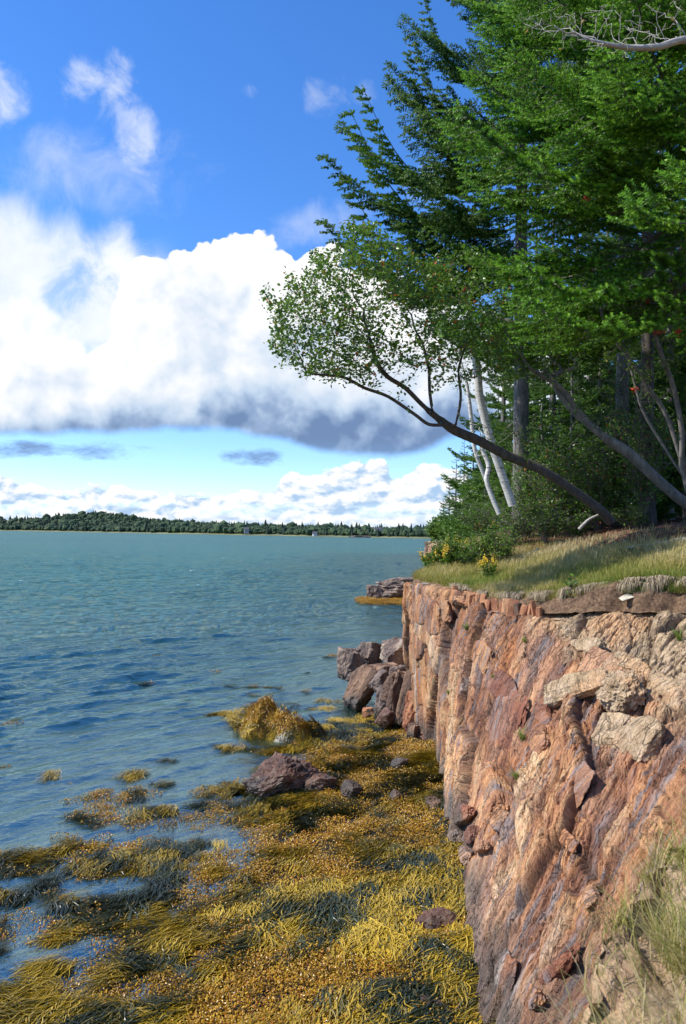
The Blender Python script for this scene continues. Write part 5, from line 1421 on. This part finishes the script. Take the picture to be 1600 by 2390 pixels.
for q, (px, y, w_, h_, lab) in enumerate([(1300, 16.6, 150, 300, 'slender leafy sapling clump between the grey spruce trunk and the alder'), (1390, 16.2, 150, 260, 'sunlit leafy sapling behind the crossing of the alder stems'),
        (1245, 17.4, 120, 240, 'tall leafy bush just right of the grey spruce trunk'), (1500, 15.6, 150, 330, 'leafy young tree behind the alder stems, nearest the right edge'), (1430, 17.0, 120, 380, 'thin tall sapling beside the straight grey trunk at the back')]):
    shrub(px, y, w_, h_, lab, 370 + q, n=3400, leaf=.055, stems=22, tint=.62, mat=M_LEAF, group='leafy saplings under the spruces', name='sapling', cat='sapling')
for q, (px, y, w_, h_, lab) in enumerate([(1040, 118, 60, 60, 'round green bush at the tip of the headland'), (1062, 95, 60, 70, 'broad mid green bush in the middle of the headland shore'), (1085, 60, 90, 90, 'large leafy bush on the shore between the goldenrod and the headland'), (1110, 42, 110, 90, 'tall leafy bush right behind the goldenrod'), (1020, 128, 40, 50, 'smallest bush, at the seaward end of the headland')]):
    shrub(px, y, w_, h_, lab, 330 + q, n=2600, leaf=.10 + y * .0022, stems=20, tint=.5, group='bushes on the headland shore')
def goldenrod(px, py, y, lab, seed, n=5):
    r_ = np.random.default_rng(seed); p = at(px, py, y); base = Vector((p.x, p.y, gz(p.x, p.y)))
    H = max(.35, p.z - base.z)
    t = empty('goldenrod', base, 0, lab, 'wildflower', 'goldenrod plants on the cliff edge')
    s = MB(); l = MB(); f = MB()
    for k in range(n):
        x, yy = r_.normal(0, .07, 2); h = H * r_.uniform(.75, 1.08)
        top = np.array([x * 1.6, yy * 1.6, h]); pts = np.linspace([x * .5, yy * .5, 0], top, 6); pts[:, :2] += r_.normal(0, .008, (6, 2))
        s.tube(pts, np.linspace(.005, .003, 6), 3, 0, .5, False)
        lp = np.array([pts[0] + (top - pts[0]) * q for q in r_.uniform(.1, .85, 26)]); leaves_at(l, lp, .07, 0, r_, .6, .15)
        for q in range(34):
            c = top + r_.normal(0, 1, 3) * [.028, .028, .055] + [0, 0, -.02]; e = .012
            f.add([c + (e, 0, 0), c + (-e, 0, 0), c + (0, e, 0), c + (0, -e, 0), c + (0, 0, e), c + (0, 0, -e)], [(0, 2, 4), (2, 1, 4), (1, 3, 4), (3, 0, 4), (2, 0, 5), (1, 2, 5), (3, 1, 5), (0, 3, 5)], 0, .5)
    link('stem', s.mesh('stem', [M_TWIG]), t); link('foliage', l.mesh('foliage', [M_SHRUB]), t); link('flower_head', f.mesh('flower_head', [M_YELLOW]), t)['kind'] = 'stuff'
for q, (px, py, y, lab) in enumerate([(1070, 1274, 16.8, 'tallest goldenrod, left of the bright bush'), (1048, 1316, 16.0, 'goldenrod with the largest low yellow head at the cliff corner'), (1144, 1324, 14.4, 'single goldenrod standing at the edge of the turf'), (1122, 1254, 18.2, 'goldenrod in front of the headland bushes'), (1006, 1328, 16.6, 'goldenrod leaning out at the seaward corner'), (1046, 1290, 17.4, 'thin goldenrod between the tallest one and the corner'), (1132, 1250, 18.8, 'goldenrod furthest back beside the dark bushes'), (1072, 1296, 16.4, 'short goldenrod below the tallest one')]):
    goldenrod(px, py, y, lab, 400 + q, 5 if q < 4 else 3)
for q, (px, y, w_, h_, lab) in enumerate([(1030, 16.4, 80, 60, 'low leafy weeds trailing over the cliff corner'), (1062, 16.2, 80, 56, 'tangle of herbs under the goldenrod'), (1010, 17.2, 60, 40, 'small seaside herbs at the outermost corner of the cliff'), (1092, 15.6, 70, 46, 'brownish herbs between the cliff corner and the turf')]):
    shrub(px, y, w_, h_, lab, 350 + q, n=1500, leaf=.045, stems=14, tint=[.6, .5, .6, .42][q], name='herb_clump', cat='herbs', group='herbs on the cliff corner')
shrub(1325, 11.3, 56, 62, 'dark green leafy weed growing out of the broken turf edge', 360, leaf=.085, n=60, stems=4, tint=.28, name='leafy_weed', cat='weed', base=Vector(ground_point([11.75], [.38])[0]) + Vector((0, 0, -.12)))

# ------------------------------------------------------------------ grass
def blade_geo(P, ang, H, lean, wd, tint, seg=2, droop=0.0):
    n = len(P); d = np.stack([np.cos(ang), np.sin(ang), ang * 0], -1); s = np.stack([-d[:, 1], d[:, 0], ang * 0], -1)
    fs = np.linspace(0, 1, seg + 1); V = []
    for k, f in enumerate(fs):
        c = P + d * (lean * f ** 1.6 * H)[:, None]; c[:, 2] += H * (f - droop * f * f)
        wv = wd * (1 - f) ** .6 if k < seg else wd * 0
        if k < seg: V += [c - s * wv[:, None], c + s * wv[:, None]]
        else: V += [c]
    V = np.stack(V, 1); m_ = V.shape[1]; F = []
    for k in range(seg - 1): F += [(2 * k, 2 * k + 1, 2 * k + 3), (2 * k, 2 * k + 3, 2 * k + 2)]
    F += [(2 * seg - 2, 2 * seg - 1, 2 * seg)]
    F = np.array(F)[None] + (np.arange(n) * m_)[:, None, None]
    return V.reshape(-1, 3), F.reshape(-1, 3), np.repeat(tint, m_)
def build_grass():
    r_ = np.random.default_rng(55)
    # meadow on the cliff top
    N = 90000
    u = r_.uniform(8.2, 16.2, N); d = .30 + 3.6 * r_.random(N) ** 1.5
    F = station(u)[3]
    P = ground_point(u, d)
    px, py, dep = proj(P); ok = (px < 1650) & (px > 950) & (py < 1500)
    P = P[ok]; d = d[ok]; u = u[ok]
    pt = fbm(P * [.8, .8, 0], 4, 57); pt2 = fbm(P * [3., 3, 0], 3, 58)
    keep = r_.random(len(P)) < np.interp(d, [.3, 2.4, 3.4, 4], [1, .9, .15, .05])
    P, d, pt, pt2 = P[keep], d[keep], pt[keep], pt2[keep]
    H = (.07 + .12 * np.clip(pt2 + .4, 0, 1)) * r_.uniform(.5, 1.4, len(P))
    t = np.clip(.60 + 1.1 * pt + .5 * pt2 + r_.normal(0, .13, len(P)) + np.interp(d, [0, 1, 2.5], [-.05, 0, .12]), 0, 1)
    V, Fc, T = blade_geo(P, r_.uniform(0, 6.3, len(P)), H, r_.uniform(.2, .9, len(P)), r_.uniform(.003, .006, len(P)), t)
    tag(link('grass', mesh_np('grass', V, [Fc], [M_GRASS], None, {'tint': T})), label='sun-bleached and green grass on top of the cliff', kind='stuff')
    # dead grass and roots hanging over the soil bank
    N = 13000
    u = r_.uniform(9.2, 14.3, N); P = ground_point(u, .36 + r_.random(N) * .16); Dn = station(u)[2]
    P -= Dn * r_.uniform(.02, .16, N)[:, None]; P[:, 2] += .02
    cl = np.clip(.38 + 3.2 * fbm(np.stack([u * 9, u * 0, u * 0], -1), 4, 59, .6), .0, 1.15)
    N_k = r_.random(N) < np.clip(cl * 1.6, .08, 1)
    ang = np.arctan2(-Dn[:, 1], -Dn[:, 0]) + r_.normal(0, .7, N)
    H = r_.uniform(.04, .24, N) * np.maximum(cl, .15)
    P, ang, H, N = P[N_k], ang[N_k], H[N_k], int(N_k.sum())
    V, Fc, T = blade_geo(P, ang, H, r_.uniform(.2, .6, N), r_.uniform(.003, .006, N), np.clip(r_.normal(.55, .25, N), 0, 1), 3, 1.75)
    tag(link('hanging_dead_grass', mesh_np('hanging_dead_grass', V, [Fc], [M_STRAW], None, {'tint': T})), label='grey dead grass hanging over the broken turf edge', kind='stuff')
    # long grass close to the camera, lower right
    N = 62000
    u = r_.uniform(2.6, 5.9, N); d = .02 + 1.6 * r_.random(N) ** 1.2
    P = ground_point(u, d); px, py, dep = proj(P)
    dens = np.clip((px - 1330) / 300, 0, 1) * (.12 + .88 * (fbm(P * [4, 4, 0], 3, 66) > .0)) * np.interp(py, [1900, 2300], [.35, 1])
    ok = (px > 1230) & (px < 1800) & (r_.random(N) < dens); P = P[ok]
    n = len(P)
    t = np.clip(.70 + 1.0 * fbm(P * [2, 2, 0], 3, 67) + r_.normal(0, .2, n), 0, 1)
    V, Fc, T = blade_geo(P, r_.normal(np.pi, 1.3, n), r_.uniform(.06, .22, n), r_.uniform(.3, 1.2, n), r_.uniform(.0012, .0026, n), t, 4, .3)
    tag(link('long_grass', mesh_np('long_grass', V, [Fc], [M_GRASS], None, {'tint': T})), label='long blades of grass close by at the lower right', kind='stuff')
build_grass()
# tufts rooted in cracks of the face
for q, (px, py, s_, lab) in enumerate([(1084, 1468, .16, 'small green tuft of grass high on the cliff near the corner'), (1226, 1494, .10, 'tiny grass tuft below the turf on the upper cliff'), (1150, 1580, .09, 'little dry tuft in a crack above the smooth maroon slab'), (1218, 1722, .17, 'largest spiky tuft, beside the smooth maroon slab'), (1200, 1818, .09, 'small green tuft on the sunlit block under the maroon slab'), (1042, 1618, .09, 'green tuft where the outcrop joins the cliff'), (1585, 1490, .20, 'spiky tuft on the pale ledge at the right edge')]):
    P, N, dep_ = on_cliff(px, py)
    r_ = np.random.default_rng(q); n = 46
    b = r_.normal(0, .012, (n, 3))
    V, Fc, T = blade_geo(b, r_.uniform(0, 6.3, n), s_ * r_.uniform(.6, 1.1, n), r_.uniform(.2, 1.1, n), np.full(n, .0035), np.clip(r_.normal(.22, .12, n), 0, 1), 3, .2)
    o = link('grass_tuft', mesh_np('grass_tuft', V, [Fc], [M_GRASS], None, {'tint': T}), None, Vector(P) - Vector(N) * .0)
    o.rotation_euler = (0, -.3, 0)
    tag(o, lab, 'grass tuft', 'grass tufts in the cliff face')

# ------------------------------------------------------------------ dead wood, stone
def stick(pts, r0, r1, mat, label, name='driftwood', cat='dead branch', forks=()):
    P = catmull(np.array([np.array(p) for p in pts]), np.linspace(0, len(pts) - 1, (len(pts) - 1) * 5 + 1))
    P += fbm(P * 7, 2, 5)[:, None] * .03
    org = P[0].copy(); mb = MB(); mb.tube(P - org, np.linspace(r0, r1, len(P)) * (1 + .5 * fbm(P * 9, 2, 8)), 7, 0, .5)
    for a, b, rr in forks:
        a = np.array(a); b = np.array(b); mb.tube(np.linspace(a, b, 6) - org + np.random.default_rng(3).normal(0, .012, (6, 3)), np.linspace(rr, rr * .4, 6), 5, 0, .5)
    o = link(name, mb.mesh(name, [mat], True), None, Vector(org)); tag(o, label, cat)
def onland(px, py):
    """where the view ray meets the land"""
    r = ray(px, py)
    for y in np.arange(9, 19, .1):
        p = EYE + r * (y / r.y)
        if p.z <= gz(p.x, p.y) + .01: return p + Vector((0, 0, .03))
    return p
stick([onland(1640, 1262), onland(1590, 1264), onland(1540, 1272), onland(1500, 1276), onland(1458, 1284)], .045, .012, M_DEAD, 'bleached grey root lying on the turf at the right', 'driftwood', 'root', forks=[(onland(1560, 1268), onland(1506, 1290), .028)])
stick([onland(1195, 1312), onland(1225, 1300), onland(1258, 1284)], .03, .02, M_DEAD, 'weathered piece of driftwood lying on the turf by the bushes', forks=[(onland(1215, 1303), onland(1240, 1292), .02)])
stick([at(1350, 1236, 14.2), at(1375, 1212, 14.2), at(1405, 1200, 14.3)], .03, .022, M_DEAD, 'short grey dead branch propped against the leaning trunk')
stick([onland(1108, 1335), onland(1135, 1328), onland(1160, 1322)], .014, .008, M_DEAD, 'thin bleached stick among the goldenrod', cat='stick')
p_ = Vector(ground_point([10.93], [.24])[0])
V, F = rock_geo(777, (.34, .16, .035), sub=3, rough=.4)
o = link('flat_stone', mesh_np('flat_stone', V, [F], [M_BONE]), None, p_ + Vector((0, 0, .03))); o.rotation_euler = (.15, -.28, .5)
tag(o, 'pale flat stone lying on bare soil under the turf edge', 'stone')
V, F = rock_geo(778, (.22, .10, .04), sub=3, rough=.4)
o = link('flat_stone', mesh_np('flat_stone', V, [F], [M_BONE]), None, onland(992, 1366)); tag(o, 'small white stone at the outer corner of the cliff top', 'stone')

# ================================================================== far shore
def far_shore():
    # silhouettes as ridges with real depth: list of (photo x, distance, land height)
    def ridge(name, pts, depth, mat, label=None):
        pts = [(at(px, 1240, d).x, d, h) for px, d, h in pts]
        P = np.array(pts); u = np.linspace(0, len(P) - 1, 160)
        C = catmull(P, u); prof = [(0, -.6), (10, .8), (30, .08 * 1), (depth * .5, 1), (depth, .9)]
        rows = []
        for k, (off, hh) in enumerate([(-6, -1.5), (0, .6), (14, 2.0), (depth * .35, None), (depth * .7, None), (depth, None)]):
            z = np.full(len(C), hh if hh is not None else 0.0)
            if hh is None: z = C[:, 2] * {3: .55, 4: 1.0, 5: .9}[k] + 1.5
            rows.append(np.stack([C[:, 0], C[:, 1] + off, z], -1))
        G = np.stack(rows, 1); X, Y, Z = G[..., 0], G[..., 1], G[..., 2]
        o = link(name, grid_mesh(name, X, Y, Z, [mat])); tag(o, kind='structure'); return C, depth
    msh = flat_mat('far_meadow_and_shingle', (0.16, 0.17, 0.08), .95, .4, .02)
    C1, D1 = ridge('far_shore', [(-500, 1500, 3), (-250, 1450, 3), (0, 1350, 3), (200, 1250, 2), (330, 1150, 4), (500, 1080, 7), (700, 1000, 6), (850, 930, 4), (1000, 880, 3), (1150, 860, 7), (1500, 860, 7)], 160, msh)
    C2, D2 = ridge('far_hill', [(-500, 2300, 22), (-200, 2250, 26), (0, 2200, 32), (60, 2200, 44), (140, 2200, 50), (200, 2200, 44), (270, 2150, 32), (380, 2100, 26), (600, 2100, 18), (900, 2100, 12), (1200, 2100, 10)], 500, msh)
    r_ = np.random.default_rng(9)
    def forest(name, C, depth, n, hh, label, lo=14):
        mb = MB()
        k = 7
        for i in range(n):
            f = r_.random(); u = f * (len(C) - 1); q = C[int(u)]; off = lo + (depth - lo) * r_.random() ** 1.4
            z = np.interp(off, [0, 14, depth * .35, depth * .7, depth], [.6, 2, q[2] * .55 + 1.5, q[2] + 1.5, q[2] * .9 + 1.5])
            H = hh * r_.uniform(.5, 1.15) * (1 + .5 * (r_.random() < .06)); con = r_.random() < .5; Rr = H * (.24 if con else .5) * r_.uniform(.7, 1.3)
            th = np.arange(k) * 6.283 / k + r_.random() * 3
            rings = [(0.0, .9), (.35, .75), (.7, .38), (1, 0.02)] if con else [(0.05, .5), (.35, 1), (.75, .8), (.95, .15)]
            V = np.concatenate([np.stack([np.cos(th) * Rr * b * r_.uniform(.7, 1.25, k), np.sin(th) * Rr * b * r_.uniform(.7, 1.25, k), np.full(k, a * H * (.9 if not con else 1)) + r_.normal(0, .03 * H, k)], -1) for a, b in rings]) + [q[0] + r_.normal(0, 5), q[1] + off, z - .5]
            F = [(a * k + e, a * k + (e + 1) % k, (a + 1) * k + (e + 1) % k, (a + 1) * k + e) for a in range(3) for e in range(k)]
            mb.add(V, F, 0, np.clip(r_.normal(.25 if con else .75, .12), 0, 1))
        o = link(name, mb.mesh(name, [M_FAR])); tag(o, label=label, kind='stuff')
    forest('far_forest', C1, D1, 5200, 10, 'dark spruce and birch forest along the far shore')
    forest('hill_forest', C2, D2, 3200, 15, 'forest covering the low hill on the horizon at the left', 10)
M_FAR = leafy('far_forest_foliage', [(0.0, (0.012, 0.026, 0.014)), (0.45, (0.018, 0.042, 0.018)), (0.75, (0.034, 0.068, 0.024)), (1.0, (0.055, 0.095, 0.03))], transl=0.0, objrand=0, rough=.8)
far_shore()
def box(mb, x0, x1, y0, y1, z0, z1, mi=0):
    V = [(x, y, z) for z in (z0, z1) for y in (y0, y1) for x in (x0, x1)]
    mb.add(V, [(0, 2, 3, 1), (4, 5, 7, 6), (0, 1, 5, 4), (2, 6, 7, 3), (0, 4, 6, 2), (1, 3, 7, 5)], mi, .5)
def house(px, py, y, w_, h_, wall, lab, cat='house'):
    c = atz(px, py, 2.0) if False else at(px, py, y); t = empty('house', (c.x, c.y, c.z), .2, lab, cat)
    mb = MB(); box(mb, -w_ / 2, w_ / 2, 0, 6, -3, h_); link('wall', mb.mesh('wall', [wall]), t)
    mb = MB(); V = [(-w_ / 2 - .4, -.5, h_), (w_ / 2 + .4, -.5, h_), (w_ / 2 + .4, 6.5, h_), (-w_ / 2 - .4, 6.5, h_), (-w_ / 2 - .4, 3, h_ + 3), (w_ / 2 + .4, 3, h_ + 3)]
    mb.add(V, [(0, 1, 5, 4), (2, 3, 4, 5), (3, 2, 1, 0)], 0, .5); mb.add(V, [(3, 0, 4), (1, 2, 5)], 0, .5); link('roof', mb.mesh('roof', [M_ROOF]), t)
    for k in (-1, 1):
        mb = MB(); box(mb, k * w_ * .25 - .5, k * w_ * .25 + .5, -.06, .1, h_ * .45, h_ * .8); link('window', mb.mesh('window', [M_GLASS]), t)
house(884, 1247, 935, 9, 5.5, M_HOUSEW, 'white house among the trees on the far shore, nearest the headland')
house(575, 1240, 1050, 6, 2.6, M_HOUSEG, 'grey house half hidden in the forest of the far shore')
house(735, 1251, 985, 5, 3, M_HOUSEW, 'small white shed right at the waterline of the far shore', 'shed')
put_rock(836, 1254, 925, 60, 9, M_GREY, 'pale grey shingle spit on the far shore below the white house', 700, depth=20, name='shingle_bank', cat='shingle bank')
